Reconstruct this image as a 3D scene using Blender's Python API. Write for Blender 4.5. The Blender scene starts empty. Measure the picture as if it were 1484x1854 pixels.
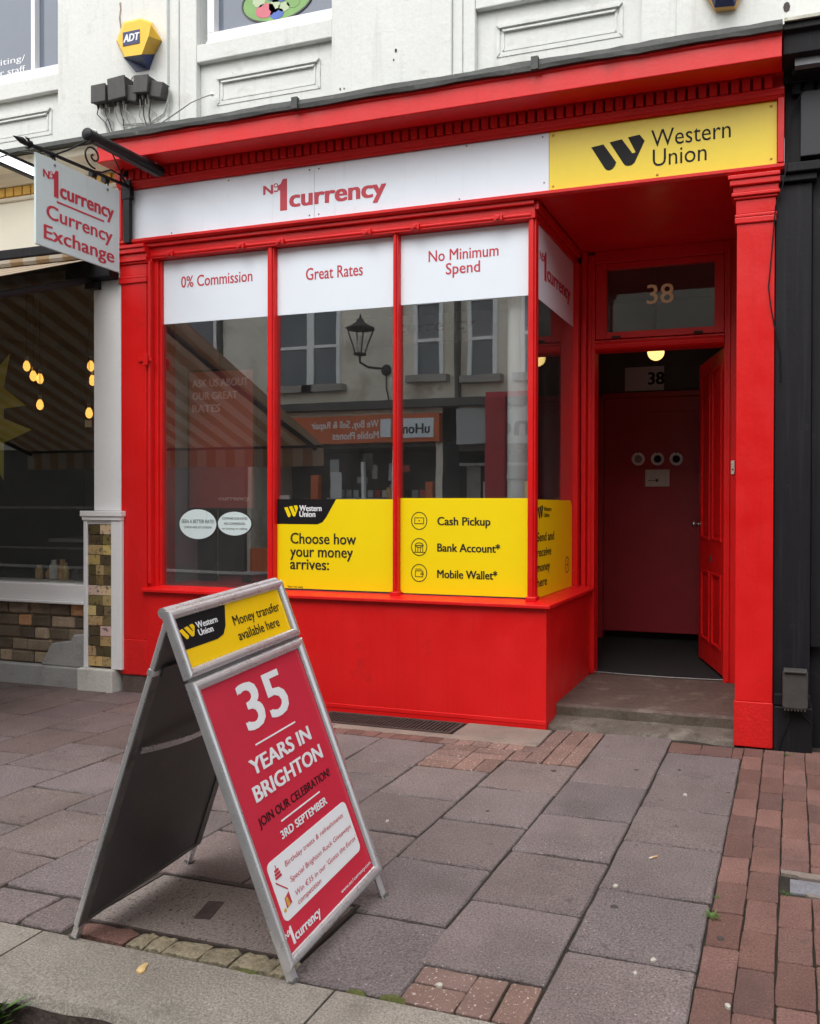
import bpy, bmesh, math, random
from mathutils import Vector, Matrix
rnd = random.Random(7)
S = bpy.context.scene
COL = S.collection
# ------------------------------------------------------------------ camera
cd = bpy.data.cameras.new('camera'); cam = bpy.data.objects.new('camera', cd); COL.objects.link(cam)
S.camera = cam
F_PX, YAW, PIT, ROL, DIST, CH = 1475.173, 0.303, 0.0075, 0.003, 4.953, 1.42
cd.sensor_fit = 'VERTICAL'; cd.sensor_height = 24.0; cd.sensor_width = 24.0
cd.lens = F_PX / 1854 * 24.0
cd.shift_x = -(975 - 742) / 1854
cd.clip_start = .05; cd.clip_end = 400
fw = Vector((-math.sin(YAW)*math.cos(PIT), math.cos(YAW)*math.cos(PIT), -math.sin(PIT)))
r0 = Vector((math.cos(YAW), math.sin(YAW), 0)); u0 = r0.cross(fw)
r1 = r0*math.cos(ROL) + u0*math.sin(ROL); u1 = -r0*math.sin(ROL) + u0*math.cos(ROL)
m = Matrix((r1, u1, -fw)).transposed().to_4x4(); m.translation = (0, -DIST, CH)
cam.matrix_world = m
# ------------------------------------------------------------------ sky, sun, exposure (overcast)
SUN_EL, SUN_AZ = math.radians(56), math.radians(186)      # azimuth of the sun, clockwise from +Y
W = bpy.data.worlds.new('World'); S.world = W; W.use_nodes = True
nt = W.node_tree; nt.nodes.clear()
sky = nt.nodes.new('ShaderNodeTexSky'); sky.sky_type = 'NISHITA'; sky.sun_disc = False
sky.sun_elevation = SUN_EL; sky.sun_rotation = SUN_AZ; sky.air_density = 1.0; sky.dust_density = 4.0; sky.ozone_density = 1.0
hs = nt.nodes.new('ShaderNodeHueSaturation'); hs.inputs['Saturation'].default_value = .24; hs.inputs['Hue'].default_value = .485
bg = nt.nodes.new('ShaderNodeBackground'); bg.inputs[1].default_value = .15
wo = nt.nodes.new('ShaderNodeOutputWorld')
nt.links.new(sky.outputs[0], hs.inputs['Color']); nt.links.new(hs.outputs[0], bg.inputs[0]); nt.links.new(bg.outputs[0], wo.inputs[0])
sl = bpy.data.lights.new('sun', 'SUN'); sl.energy = 1.3; sl.angle = math.radians(110); sl.color = (1, .97, .93)
so = bpy.data.objects.new('sun', sl); COL.objects.link(so); so.location = (0, -8, 14)
sd = Vector((math.sin(SUN_AZ)*math.cos(SUN_EL), math.cos(SUN_AZ)*math.cos(SUN_EL), math.sin(SUN_EL)))
so.rotation_euler = (-sd).to_track_quat('-Z', 'Y').to_euler()
S.view_settings.view_transform = 'Standard'; S.view_settings.look = 'None'
S.view_settings.exposure = .74; S.view_settings.gamma = 1
# ------------------------------------------------------------------ materials
def new_mat(name):
    M = bpy.data.materials.new(name); M.use_nodes = True
    t = M.node_tree; b = t.nodes['Principled BSDF']; return M, t, b
def N(t, kind, **kw):
    n = t.nodes.new(kind)
    for k, v in kw.items():
        if k in n.inputs: n.inputs[k].default_value = v
        else: setattr(n, k, v)
    return n
def noise(t, scale, detail=4, rough=.6, vec=None):
    n = N(t, 'ShaderNodeTexNoise', Scale=scale, Detail=detail, Roughness=rough)
    if vec: t.links.new(vec, n.inputs['Vector'])
    return n.outputs['Fac']
def ramp(t, fac, a, b, lo=0., hi=1.):
    r = N(t, 'ShaderNodeMapRange'); r.inputs['From Min'].default_value = a; r.inputs['From Max'].default_value = b
    r.inputs['To Min'].default_value = lo; r.inputs['To Max'].default_value = hi
    t.links.new(fac, r.inputs['Value']); return r.outputs[0]
def mixc(t, fac, c1, c2, blend='MIX'):
    x = N(t, 'ShaderNodeMix', data_type='RGBA', blend_type=blend)
    for i, c in ((6, c1), (7, c2)):
        if isinstance(c, tuple): x.inputs[i].default_value = (*c[:3], 1)
        else: t.links.new(c, x.inputs[i])
    if isinstance(fac, (int, float)): x.inputs[0].default_value = fac
    else: t.links.new(fac, x.inputs[0])
    return x.outputs[2]
def mat(name, col, rough=.6, var=.1, scale=3., bump=0., bscale=60., spec=.5, metal=0., spots=None, tint=False, fine=0., rvar=0., coat=0., streak=None):
    """spots: list of (colour, noise scale, threshold lo, hi, strength)"""
    M, t, b = new_mat(name)
    tc = N(t, 'ShaderNodeTexCoord').outputs['Object']
    c = mixc(t, ramp(t, noise(t, scale, 5, .65, tc), .3, .7), tuple(v*(1-var) for v in col), tuple(min(1, v*(1+var)) for v in col))
    if fine:
        c = mixc(t, ramp(t, noise(t, bscale*1.7, 3, .7, tc), .3, .7), mixc(t, 1., c, (1-fine,)*3, 'MULTIPLY'), mixc(t, 1., c, (1+fine,)*3, 'MULTIPLY'))
    for s in (spots or []):
        f = ramp(t, noise(t, s[1], 4, .6, tc), s[2], s[3], 0, s[4])
        c = mixc(t, f, c, s[0])
    if streak:                                               # (colour, horizontal scale, vertical scale, lo, hi, strength): brush or rain streaks
        mp = N(t, 'ShaderNodeMapping'); mp.inputs['Scale'].default_value = (streak[1], streak[1], streak[2]); t.links.new(tc, mp.inputs[0])
        sn = noise(t, 1., 3, .6, mp.outputs[0]); c = mixc(t, ramp(t, sn, streak[3], streak[4], 0, streak[5]), c, streak[0])
    if tint:
        a = N(t, 'ShaderNodeAttribute', attribute_name='tint')
        c = mixc(t, 1., c, a.outputs['Color'], 'MULTIPLY')
    t.links.new(c, b.inputs['Base Color'])
    b.inputs['Roughness'].default_value = rough
    if rvar: t.links.new(ramp(t, noise(t, scale*4, 3, .6, tc), .3, .7, rough-rvar, rough+rvar), b.inputs['Roughness'])
    b.inputs['Metallic'].default_value = metal; b.inputs['Specular IOR Level'].default_value = spec
    b.inputs['Coat Weight'].default_value = coat
    if bump:
        bp = N(t, 'ShaderNodeBump', Strength=bump, Distance=.01)
        hgt = noise(t, bscale, 4, .6, tc)
        if streak:
            ad = N(t, 'ShaderNodeMath', operation='ADD'); t.links.new(hgt, ad.inputs[0]); t.links.new(sn, ad.inputs[1]); hgt = ad.outputs[0]
        t.links.new(hgt, bp.inputs['Height']); t.links.new(bp.outputs[0], b.inputs['Normal'])
    return M
def emis(name, col, strength):
    M, t, b = new_mat(name)
    b.inputs['Base Color'].default_value = (*col, 1); b.inputs['Emission Color'].default_value = (*col, 1)
    b.inputs['Emission Strength'].default_value = strength; return M
def glass(name, f0=.1, tint=(.85, .88, .88)):
    """clear sheet: Schlick reflection over a faintly tinted see-through body"""
    M, t, b = new_mat(name); t.nodes.remove(b)
    o = t.nodes['Material Output']
    lw = N(t, 'ShaderNodeLayerWeight', Blend=.5); pw = N(t, 'ShaderNodeMath', operation='POWER'); pw.inputs[1].default_value = 5
    t.links.new(lw.outputs['Facing'], pw.inputs[0]); fac = ramp(t, pw.outputs[0], 0, 1, f0, 1.)
    tr = N(t, 'ShaderNodeBsdfTransparent'); tr.inputs[0].default_value = (*tint, 1)
    g = N(t, 'ShaderNodeBsdfGlossy', Roughness=.0); g.inputs[0].default_value = (.96, .98, 1, 1)
    tc = N(t, 'ShaderNodeTexCoord').outputs['Object']
    bp = N(t, 'ShaderNodeBump', Strength=.05, Distance=.01); t.links.new(noise(t, 1.6, 2, .5, tc), bp.inputs['Height'])
    t.links.new(bp.outputs[0], g.inputs['Normal'])
    mx = N(t, 'ShaderNodeMixShader'); t.links.new(fac, mx.inputs[0]); t.links.new(tr.outputs[0], mx.inputs[1]); t.links.new(g.outputs[0], mx.inputs[2])
    df = N(t, 'ShaderNodeBsdfDiffuse'); df.inputs[0].default_value = (.7, .7, .68, 1)     # a film of dust
    m2 = N(t, 'ShaderNodeMixShader'); t.links.new(ramp(t, noise(t, 2.2, 4, .6, tc), .3, .75, .004, .020), m2.inputs[0]); t.links.new(mx.outputs[0], m2.inputs[1]); t.links.new(df.outputs[0], m2.inputs[2])
    t.links.new(m2.outputs[0], o.inputs[0]); return M
RED = mat('red_paint', (.66, .0085, .009), .38, .07, 1.4, .10, 45, .38, rvar=.10, fine=.04, streak=((.46, .010, .010), 38, 1.1, .52, .82, .35),
          spots=[((.30, .014, .012), 3.1, .64, .74, .40), ((.62, .10, .08), 75, .70, .74, .6), ((.22, .05, .04), 42, .72, .75, .7)])
REDR = mat('rough_red_paint', (.64, .011, .011), .5, .10, 6, .35, 60, .35, fine=.08, spots=[((.64, .05, .04), 45, .64, .72, .35), ((.3, .02, .02), 18, .64, .72, .45)])
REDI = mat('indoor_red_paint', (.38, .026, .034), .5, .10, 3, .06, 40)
CHIP = mat('exposed_timber', (.10, .06, .045), .8)
WHITEW = mat('white_render', (.67, .69, .665), .75, .04, 1.3, .35, 22, .3, fine=.03,
             spots=[((.50, .49, .45), 5., .62, .74, .55), ((.40, .38, .34), 1.1, .64, .80, .35), ((.30, .27, .22), 34, .70, .76, .6)], streak=((.46, .45, .41), 14, 1.1, .56, .80, .45))
WHITEP = mat('white_gloss_paint', (.78, .785, .79), .4, .03, 2, .05, 40, fine=.02, spots=[((.5, .5, .47), 9, .66, .76, .4)])
CREAM = mat('cream_paint', (.72, .68, .56), .55, .05, 1.5, .08, 30, spots=[((.5, .46, .36), 4, .64, .76, .4)])
OCHRE = mat('ochre_paint', (.62, .36, .06), .6, .15, 9, .1, 40)
LEAD = mat('weathered_lead', (.050, .055, .051), .62, .35, 5, .2, 30, .5, fine=.15, spots=[((.20, .21, .19), 14, .62, .74, .5), ((.04, .05, .035), 7, .60, .75, .6)])
BLACKM = mat('black_ironwork', (.009, .0095, .011), .5, .2, 12, .25, 90, .3)
BLACKP = mat('black_shop_paint', (.008, .0075, .010), .6, .2, 3, .12, 40, .25, fine=.12, spots=[((.05, .05, .055), 9, .64, .75, .5)], streak=((.024, .024, .028), 40, 1.4, .52, .78, .6))
SLATE = mat('charcoal_board', (.022, .022, .028), .6, .1, 3)
SIGNW = mat('white_sign_panel', (.79, .87, .95), .30, .02, 1.2, .04, 3, .4, fine=.01, spots=[((.6, .63, .66), 7, .66, .8, .3)], streak=((.60, .62, .62), 22, 1.5, .60, .82, .35))
VINYLW = mat('white_window_vinyl', (.79, .865, .94), .35, .02, 1.5, .02, 9)
BOARDW = mat('grey_white_sign_board', (.62, .74, .75), .3, .03, 2, .03, 3, streak=((.46, .47, .46), 20, 1.5, .60, .82, .35))
SIGNY = mat('yellow_sign_panel', (.86, .66, .035), .32, .02, 1.5, .03, 10, fine=.015)
VINYLY = mat('yellow_window_vinyl', (.90, .68, .002), .36, .02, 1.5, .02, 9)
POSTY = mat('orange_yellow_poster', (.93, .58, .004), .22, .02, 2, .03, 7)
INKB = mat('black_ink', (.009, .0085, .010), .55, .05, spec=.2)
INKG = mat('charcoal_ink', (.022, .020, .016), .55, .05, spec=.25)
INKR = mat('crimson_ink', (.52, .035, .06), .5, .05)
INKW = mat('white_ink', (.80, .81, .84), .45, .03)
POSTR = mat('crimson_poster', (.60, .028, .058), .24, .05, 2, .04, 6, fine=.02, spots=[((.62, .10, .12), 2.2, .60, .78, .35)])
GOLD = mat('gold_leaf', (.90, .92, .52), .4, .05, 20)
ALU = mat('satin_aluminium', (.76, .76, .78), .30, .05, 6, .02, 120, metal=.75, rvar=.06, fine=.04)
ALUD = mat('dirty_aluminium', (.20, .20, .195), .5, .2, 8, .1, 80, metal=.6, fine=.1, spots=[((.08, .075, .06), 12, .55, .7, .7), ((.45, .34, .1), 5, .72, .8, .5)])
BACKP = mat('grey_back_panel', (.085, .083, .085), .36, .15, 3, .05, 40, fine=.08, spots=[((.12, .12, .12), 6, .62, .75, .6)])
SLABM = mat('grey_paving_slab', (.165, .134, .131), .82, .16, 2.2, .7, 75, .35, tint=True, fine=.55,
            spots=[((.075, .062, .055), 1.3, .52, .70, .6), ((.06, .05, .046), 11, .66, .70, .55), ((.50, .45, .42), 95, .655, .70, .8), ((.07, .06, .055), 70, .64, .70, .6), ((.20, .17, .15), 3.7, .60, .75, .35)])
BRICKM = mat('red_paving_brick', (.165, .088, .074), .8, .18, 5, .7, 80, .35, tint=True, fine=.4,
             spots=[((.10, .062, .055), 2.2, .54, .70, .6), ((.075, .06, .05), 9, .62, .70, .5), ((.46, .34, .30), 90, .66, .72, .7), ((.07, .05, .045), 70, .69, .75, .5)])
AGGM = mat('pink_aggregate_brick', (.205, .130, .110), .85, .18, 6, .6, 140, .35, tint=True, fine=.3,
           spots=[((.6, .52, .46), 75, .60, .66, .85), ((.10, .07, .06), 60, .64, .72, .6)])
CONC = mat('pale_concrete', (.225, .185, .160), .85, .18, 3, .5, 90, .3, tint=True, fine=.2, spots=[((.15, .13, .115), 4, .54, .70, .6), ((.16, .14, .12), 60, .66, .74, .5)])
RAMPM = mat('dirty_cement', (.12, .10, .085), .9, .25, 7, .7, 60, .2, fine=.3, spots=[((.22, .20, .17), 6, .58, .70, .6), ((.05, .045, .035), 9, .58, .7, .6)])
GRANITE = mat('granite_kerb', (.27, .245, .215), .85, .14, 3, .9, 85, .3, tint=True, fine=.45,
              spots=[((.14, .125, .11), 7, .60, .74, .5), ((.20, .18, .16), 140, .60, .68, .7), ((.60, .56, .48), 120, .66, .72, .7), ((.10, .085, .07), 2.0, .56, .76, .6), ((.13, .11, .09), 18, .62, .70, .5)])
COVERM = mat('granular_cover', (.21, .18, .165), .9, .12, 3, .8, 70, .3, fine=.4, spots=[((.05, .045, .04), 62, .58, .64, .85), ((.5, .46, .42), 80, .66, .71, .6)])
SETTM = mat('mossy_sett', (.26, .225, .16), .9, .2, 9, .9, 50, .3, tint=True, fine=.4, spots=[((.07, .068, .035), 22, .53, .66, .85), ((.28, .19, .14), 8, .62, .7, .5)])
JOINT = mat('joint_dirt', (.040, .034, .028), .95, .3, 12, .8, 80, .2, spots=[((.05, .065, .02), 5, .60, .70, .6), ((.13, .11, .09), 50, .66, .74, .6)])
STEPM = mat('worn_york_stone', (.100, .068, .057), .75, .25, 5, .6, 25, .4, fine=.15, spots=[((.22, .185, .16), 7, .56, .72, .6), ((.04, .03, .028), 5, .58, .7, .6)])
STEPF = mat('stone_riser', (.12, .10, .08), .85, .2, 6, .6, 40, .3, fine=.2, spots=[((.09, .08, .06), 9, .56, .7, .6)])
KFACE = mat('dark_kerb_face', (.085, .068, .060), .95, .25, 8, .9, 40, .2, tint=True, fine=.3, spots=[((.25, .23, .21), 30, .62, .70, .6)])  # front face of the kerb, darker and browner than its granite top
ROADM = mat('road_chippings', (.07, .066, .064), .9, .2, 5, .9, 60, .3, fine=.5, spots=[((.3, .29, .27), 60, .62, .68, .8)])
IRON = mat('rusty_iron', (.045, .034, .030), .75, .3, 12, .4, 60, fine=.2)
STEELP = mat('worn_steel_plate', (.30, .31, .345), .5, .15, 10, .3, 60, metal=.5, fine=.2)
TILE = mat('patterned_tile', (.58, .42, .19), .35, .1, 6, tint=True, spots=[((.06, .045, .035), 30, .56, .62, .75), ((.20, .12, .06), 22, .60, .66, .5)])
RUBBLE = mat('rubble_stone', (.30, .24, .18), .9, .25, 9, .7, 40, tint=True, fine=.2)
GREYC = mat('grey_cement', (.34, .34, .335), .85, .12, 4, .4, 50, fine=.12, spots=[((.18, .18, .17), 5, .56, .7, .5)])
PLASTD = mat('dark_plastic', (.050, .047, .045), .6, .2, 14, .15, 60, fine=.1)
CABLE = mat('grey_cable', (.36, .36, .35), .6, .2, 10)
ALARMY = mat('alarm_yellow', (.84, .50, .02), .4, .03)
ALARMB = mat('alarm_blue', (.022, .035, .125), .45, .1)
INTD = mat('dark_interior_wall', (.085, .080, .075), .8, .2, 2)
INTG = mat('pale_interior_wall', (.66, .68, .70), .7, .06, 2)
CARPET = mat('black_carpet', (.008, .008, .009), .95, .2, 30, .4, 200, spots=[((.12, .12, .12), 60, .745, .76, .7)])
POSTIN = mat('dull_red_poster', (.42, .06, .045), .5, .1)
PVCW = mat('white_pipe', (.90, .92, .92), .4, .04)
STONEO = mat('opposite_stucco', (.80, .75, .64), .8, .12, .8, .2, 10, spots=[((.42, .36, .28), .9, .56, .68, .6), ((.34, .25, .18), 1.7, .64, .72, .5)])
WINDK = mat('dark_window_glass', (.10, .115, .135), .12, .2, 1.5, spec=.6)
WINUP = mat('upper_window_glass', (.13, .155, .20), .10, .1, .8, spec=.7)
ORANGE = mat('orange_fascia', (.62, .13, .03), .45, .06)
GREYS = mat('grey_fascia', (.40, .42, .43), .45, .06)
SHUT = mat('shop_dark', (.085, .08, .072), .6, .2)
LEAF = mat('weed_leaf', (.075, .17, .022), .6, .3, 20)
MOSS = mat('moss_clump', (.10, .11, .03), .95, .35, 40, .8, 120)
PAPER = mat('off_white_paper', (.66, .62, .55), .7, .1, 20)
TAN = mat('tan_filter', (.62, .38, .16), .8, .2, 30)
PEBBLE = mat('pale_pebble', (.46, .43, .38), .8, .15, 30)
GUM = mat('dark_gum', (.055, .047, .045), .85, .2, 30)
CREAML = mat('pale_leaf', (.60, .43, .19), .7, .2, 20)
BRASS = mat('tarnished_brass', (.36, .33, .30), .3, .1, metal=.9)
STARM = mat('lime_paper', (.66, .63, .06), .6, .1)
GLASS = glass('shop_window_glass', .27, (.90, .92, .92))
GLASSD = glass('cafe_window_glass', .10, (.86, .86, .84))
GLASSL = glass('clear_pane', .045, (.93, .95, .95))
BULB = emis('lit_filament_bulb', (1, .50, .10), 1.3)
GLOBE = emis('lit_globe', (1, .68, .22), .95)
TUBE = emis('lit_tube', (.93, .97, 1.), 1.0)
# awning cloth: woven stripes, ochre and off-white, along its fall
AWN, t_, b_ = new_mat('striped_canvas')
sx = N(t_, 'ShaderNodeSeparateXYZ'); t_.links.new(N(t_, 'ShaderNodeTexCoord').outputs['Object'], sx.inputs[0])
mm = N(t_, 'ShaderNodeMath', operation='MODULO'); mu = N(t_, 'ShaderNodeMath', operation='ADD'); mu.inputs[1].default_value = 40
t_.links.new(sx.outputs[0], mu.inputs[0]); t_.links.new(mu.outputs[0], mm.inputs[0]); mm.inputs[1].default_value = .26
gt = N(t_, 'ShaderNodeMath', operation='GREATER_THAN'); gt.inputs[1].default_value = .13; t_.links.new(mm.outputs[0], gt.inputs[0])
t_.links.new(mixc(t_, gt.outputs[0], (.52, .46, .38), (.41, .29, .165)), b_.inputs['Base Color']); b_.inputs['Roughness'].default_value = .9
tl_ = N(t_, 'ShaderNodeBsdfTranslucent'); t_.links.new(b_.inputs['Base Color'].links[0].from_socket, tl_.inputs[0]); ms_ = N(t_, 'ShaderNodeMixShader'); ms_.inputs[0].default_value = .35
t_.links.new(b_.outputs[0], ms_.inputs[1]); t_.links.new(tl_.outputs[0], ms_.inputs[2]); t_.links.new(ms_.outputs[0], t_.nodes['Material Output'].inputs[0])
# ------------------------------------------------------------------ mesh helpers
WL = {}                                                     # world position of each object's origin
X3, Y3, Z3 = Vector((1, 0, 0)), Vector((0, 1, 0)), Vector((0, 0, 1))
class Frame:
    def __init__(s, o=(0, 0, 0), ax=X3, ay=Z3):
        s.o = Vector(o); s.ax = Vector(ax).normalized(); s.ay = Vector(ay).normalized(); s.n = s.ax.cross(s.ay)
    def __call__(s, x, y, z=0.): return s.o + s.ax*x + s.ay*y + s.n*z
FAC = lambda y: Frame((0, y, 0))                            # facing the street, out of the plane Y = y
GND = Frame((0, 0, 0), X3, Y3)
class MB:
    def __init__(s): s.v = []; s.f = []; s.m = []; s.sm = []; s.mats = []; s.tint = []; s.ct = (1, 1, 1)
    def mi(s, M):
        if M not in s.mats: s.mats.append(M)
        return s.mats.index(M)
    def add(s, vs, fs, M, smooth=False):
        o = len(s.v); s.v += [Vector(p) for p in vs]; k = s.mi(M)
        for f in fs: s.f.append([o+i for i in f]); s.m.append(k); s.sm.append(smooth); s.tint.append(s.ct)
        return s
    def box(s, x0, x1, y0, y1, z0, z1, M):
        return s.fbox(WORLD, x0, x1, y0, y1, z0, z1, M)
    def fbox(s, fr, x0, x1, y0, y1, z0, z1, M):
        p = [fr(x, y, z) for z in (z0, z1) for y in (y0, y1) for x in (x0, x1)]
        return s.add(p, [(0, 2, 3, 1), (4, 5, 7, 6), (0, 1, 5, 4), (2, 6, 7, 3), (0, 4, 6, 2), (1, 3, 7, 5)], M)
    def poly(s, fr, pts, z0, z1, M):
        n = len(pts); p = [fr(x, y, z0) for x, y in pts] + [fr(x, y, z1) for x, y in pts]
        a = sum(pts[i][0]*pts[(i+1) % n][1]-pts[(i+1) % n][0]*pts[i][1] for i in range(n))
        fs = [tuple(range(n))[::-1], tuple(range(n, 2*n))] + [(i, (i+1) % n, n+(i+1) % n, n+i) for i in range(n)]
        if a < 0: fs = [f[::-1] for f in fs]
        return s.add(p, fs, M)
    def ring(s, fr, cx, cy, rx, ry, wd, z0, z1, M, n=32):
        for i in range(n):
            a, b = 2*math.pi*i/n, 2*math.pi*(i+1)/n
            q = [(cx+rx*math.cos(a), cy+ry*math.sin(a)), (cx+rx*math.cos(b), cy+ry*math.sin(b)),
                 (cx+(rx-wd)*math.cos(b), cy+(ry-wd)*math.sin(b)), (cx+(rx-wd)*math.cos(a), cy+(ry-wd)*math.sin(a))]
            p = [fr(x, y, z1) for x, y in q] + [fr(x, y, z0) for x, y in q]
            s.add(p, [(0, 1, 2, 3)[::-1], (0, 4, 5, 1)[::-1], (2, 6, 7, 3)[::-1]], M)
        return s
    def tube(s, pts, r, M, n=10, closed=False, caps=True):
        pts = [Vector(p) for p in pts]; rr = r if isinstance(r, (list, tuple)) else [r]*len(pts)
        vs = []; prev = None
        for i, p in enumerate(pts):
            d = (pts[min(i+1, len(pts)-1)] - pts[max(i-1, 0)]).normalized()
            if prev is None: a = d.orthogonal().normalized()
            else: a = (prev - d*prev.dot(d)).normalized()
            prev = a; b = d.cross(a)
            vs += [p + (a*math.cos(2*math.pi*k/n) + b*math.sin(2*math.pi*k/n))*rr[i] for k in range(n)]
        fs = [(i*n+k, i*n+(k+1) % n, (i+1)*n+(k+1) % n, (i+1)*n+k) for i in range(len(pts)-1) for k in range(n)]
        s.add(vs, fs, M, True)
        if caps: s.add(vs[:n], [tuple(range(n))[::-1]], M); s.add(vs[-n:], [tuple(range(n))], M)
        return s
    def lathe(s, c, prof, M, n=20, axis=Z3):
        axis = Vector(axis).normalized(); a = axis.orthogonal().normalized(); b = axis.cross(a); c = Vector(c)
        vs = [c + axis*h + (a*math.cos(2*math.pi*k/n)+b*math.sin(2*math.pi*k/n))*max(r, 1e-4) for r, h in prof for k in range(n)]
        fs = [(i*n+k, i*n+(k+1) % n, (i+1)*n+(k+1) % n, (i+1)*n+k) for i in range(len(prof)-1) for k in range(n)]
        return s.add(vs, fs, M, True)
    def sweep(s, prof, x0, x1, M, closed=True):
        """profile of (y, z) points swept along X"""
        n = len(prof); p = [(x0, y, z) for y, z in prof] + [(x1, y, z) for y, z in prof]
        fs = [(i, (i+1) % n, n+(i+1) % n, n+i) for i in range(n if closed else n-1)]
        if closed: fs += [tuple(range(n))[::-1], tuple(range(n, 2*n))]
        return s.add(p, fs, M)
    def text(s, fr, txt, x0, x1, base, cap, M, bold=0., z=.0, th=.0012, slant=0.):
        cu = bpy.data.curves.new('t', 'FONT'); cu.body = txt; cu.resolution_u = 3; cu.fill_mode = 'FRONT'
        ob = bpy.data.objects.new('t', cu); me = bpy.data.meshes.new_from_object(ob)
        vs = [v.co.copy() for v in me.vertices]; fs = [tuple(p.vertices) for p in me.polygons]
        bpy.data.objects.remove(ob); bpy.data.curves.remove(cu); bpy.data.meshes.remove(me)
        a, b = min(v.x for v in vs), max(v.x for v in vs)
        kx = (x1-x0)/(b-a+2*bold); ky = cap/(CAP+1.2*bold)
        offs = [(0, 0)] if bold <= 0 else [(0, 0), (-1, -.6), (1, -.6), (1, .6), (-1, .6)] + ([(-.5, .6), (.5, -.6)] if bold > .03 else [])
        for k, (ox, oy) in enumerate(offs):
            s.add([fr(x0+(v.x-a+bold*(1+ox))*kx + slant*v.y*ky, base+(v.y+bold*.6*(1+oy))*ky, z+th+k*.00012) for v in vs], fs, M)
        return s
    def build(s, name, parent=None, loc=None, bevel=0., seg=2):
        me = bpy.data.meshes.new(name)
        if parent is not None: w = WL[parent.name]; loc_l = (0, 0, 0)
        else:
            if loc is None:
                xs = [v.x for v in s.v]; ys = [v.y for v in s.v]; zs = [v.z for v in s.v]
                loc = ((min(xs)+max(xs))/2, (min(ys)+max(ys))/2, min(zs))
            w = Vector(loc); loc_l = w
        me.from_pydata([v - w for v in s.v], [], s.f)
        for M in s.mats: me.materials.append(M)
        for p, k, q in zip(me.polygons, s.m, s.sm): p.material_index = k; p.use_smooth = q
        if any(tt != (1, 1, 1) for tt in s.tint):
            ca = me.color_attributes.new('tint', 'FLOAT_COLOR', 'CORNER')
            for p, tt in zip(me.polygons, s.tint):
                for li in p.loop_indices: ca.data[li].color = (*tt, 1)
        else:
            if any('tint' in [n.attribute_name for n in M.node_tree.nodes if n.type == 'ATTRIBUTE'] for M in s.mats):
                ca = me.color_attributes.new('tint', 'FLOAT_COLOR', 'CORNER')
                for d in ca.data: d.color = (1, 1, 1, 1)
        me.update()
        o = bpy.data.objects.new(name, me); COL.objects.link(o)
        o.parent = parent; o.location = loc_l; WL[o.name] = Vector(w)
        if bevel:
            b = o.modifiers.new('bevel', 'BEVEL'); b.width = bevel; b.segments = seg; b.limit_method = 'ANGLE'; b.angle_limit = math.radians(40); b.harden_normals = False
        return o
def on_plane(px, py, Yp):                                    # point of the plane Y = Yp seen at a pixel of the photograph
    d = fw + r1*((px-975)/F_PX) + u1*(-(py-927)/F_PX); k = (Yp+DIST)/d.y; return Vector((0, -DIST, CH)) + d*k
class _W:
    def __call__(s, x, y, z): return Vector((x, y, z))
WORLD = _W()
_cu = bpy.data.curves.new('t', 'FONT'); _cu.body = 'H'; _o = bpy.data.objects.new('t', _cu); _m = bpy.data.meshes.new_from_object(_o)
CAP = max(v.co.y for v in _m.vertices); bpy.data.objects.remove(_o)
def tag(o, label, cat, group=None):
    o['label'] = label; o['category'] = cat
    if group: o['group'] = group
    return o
def thing(name, loc, label, cat, group=None):
    o = bpy.data.objects.new(name, None); COL.objects.link(o); o.location = loc; o.empty_display_size = .1
    WL[o.name] = Vector(loc); return tag(o, label, cat, group)
def structure(o): o['kind'] = 'structure'; return o
def rrect(x0, x1, y0, y1, r, n=5, corners=(1, 1, 1, 1)):
    out = []
    for k, (cx, cy, a0) in enumerate(((x1-r, y0+r, -90), (x1-r, y1-r, 0), (x0+r, y1-r, 90), (x0+r, y0+r, 180))):
        if not corners[k]:
            out.append(((x1, y0), (x1, y1), (x0, y1), (x0, y0))[k]); continue
        for i in range(n+1):
            a = math.radians(a0 + 90*i/n); out.append((cx+r*math.cos(a), cy+r*math.sin(a)))
    return out
def ell(cx, cy, rx, ry, n=36): return [(cx+rx*math.cos(2*math.pi*i/n), cy+ry*math.sin(2*math.pi*i/n)) for i in range(n)]
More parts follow.
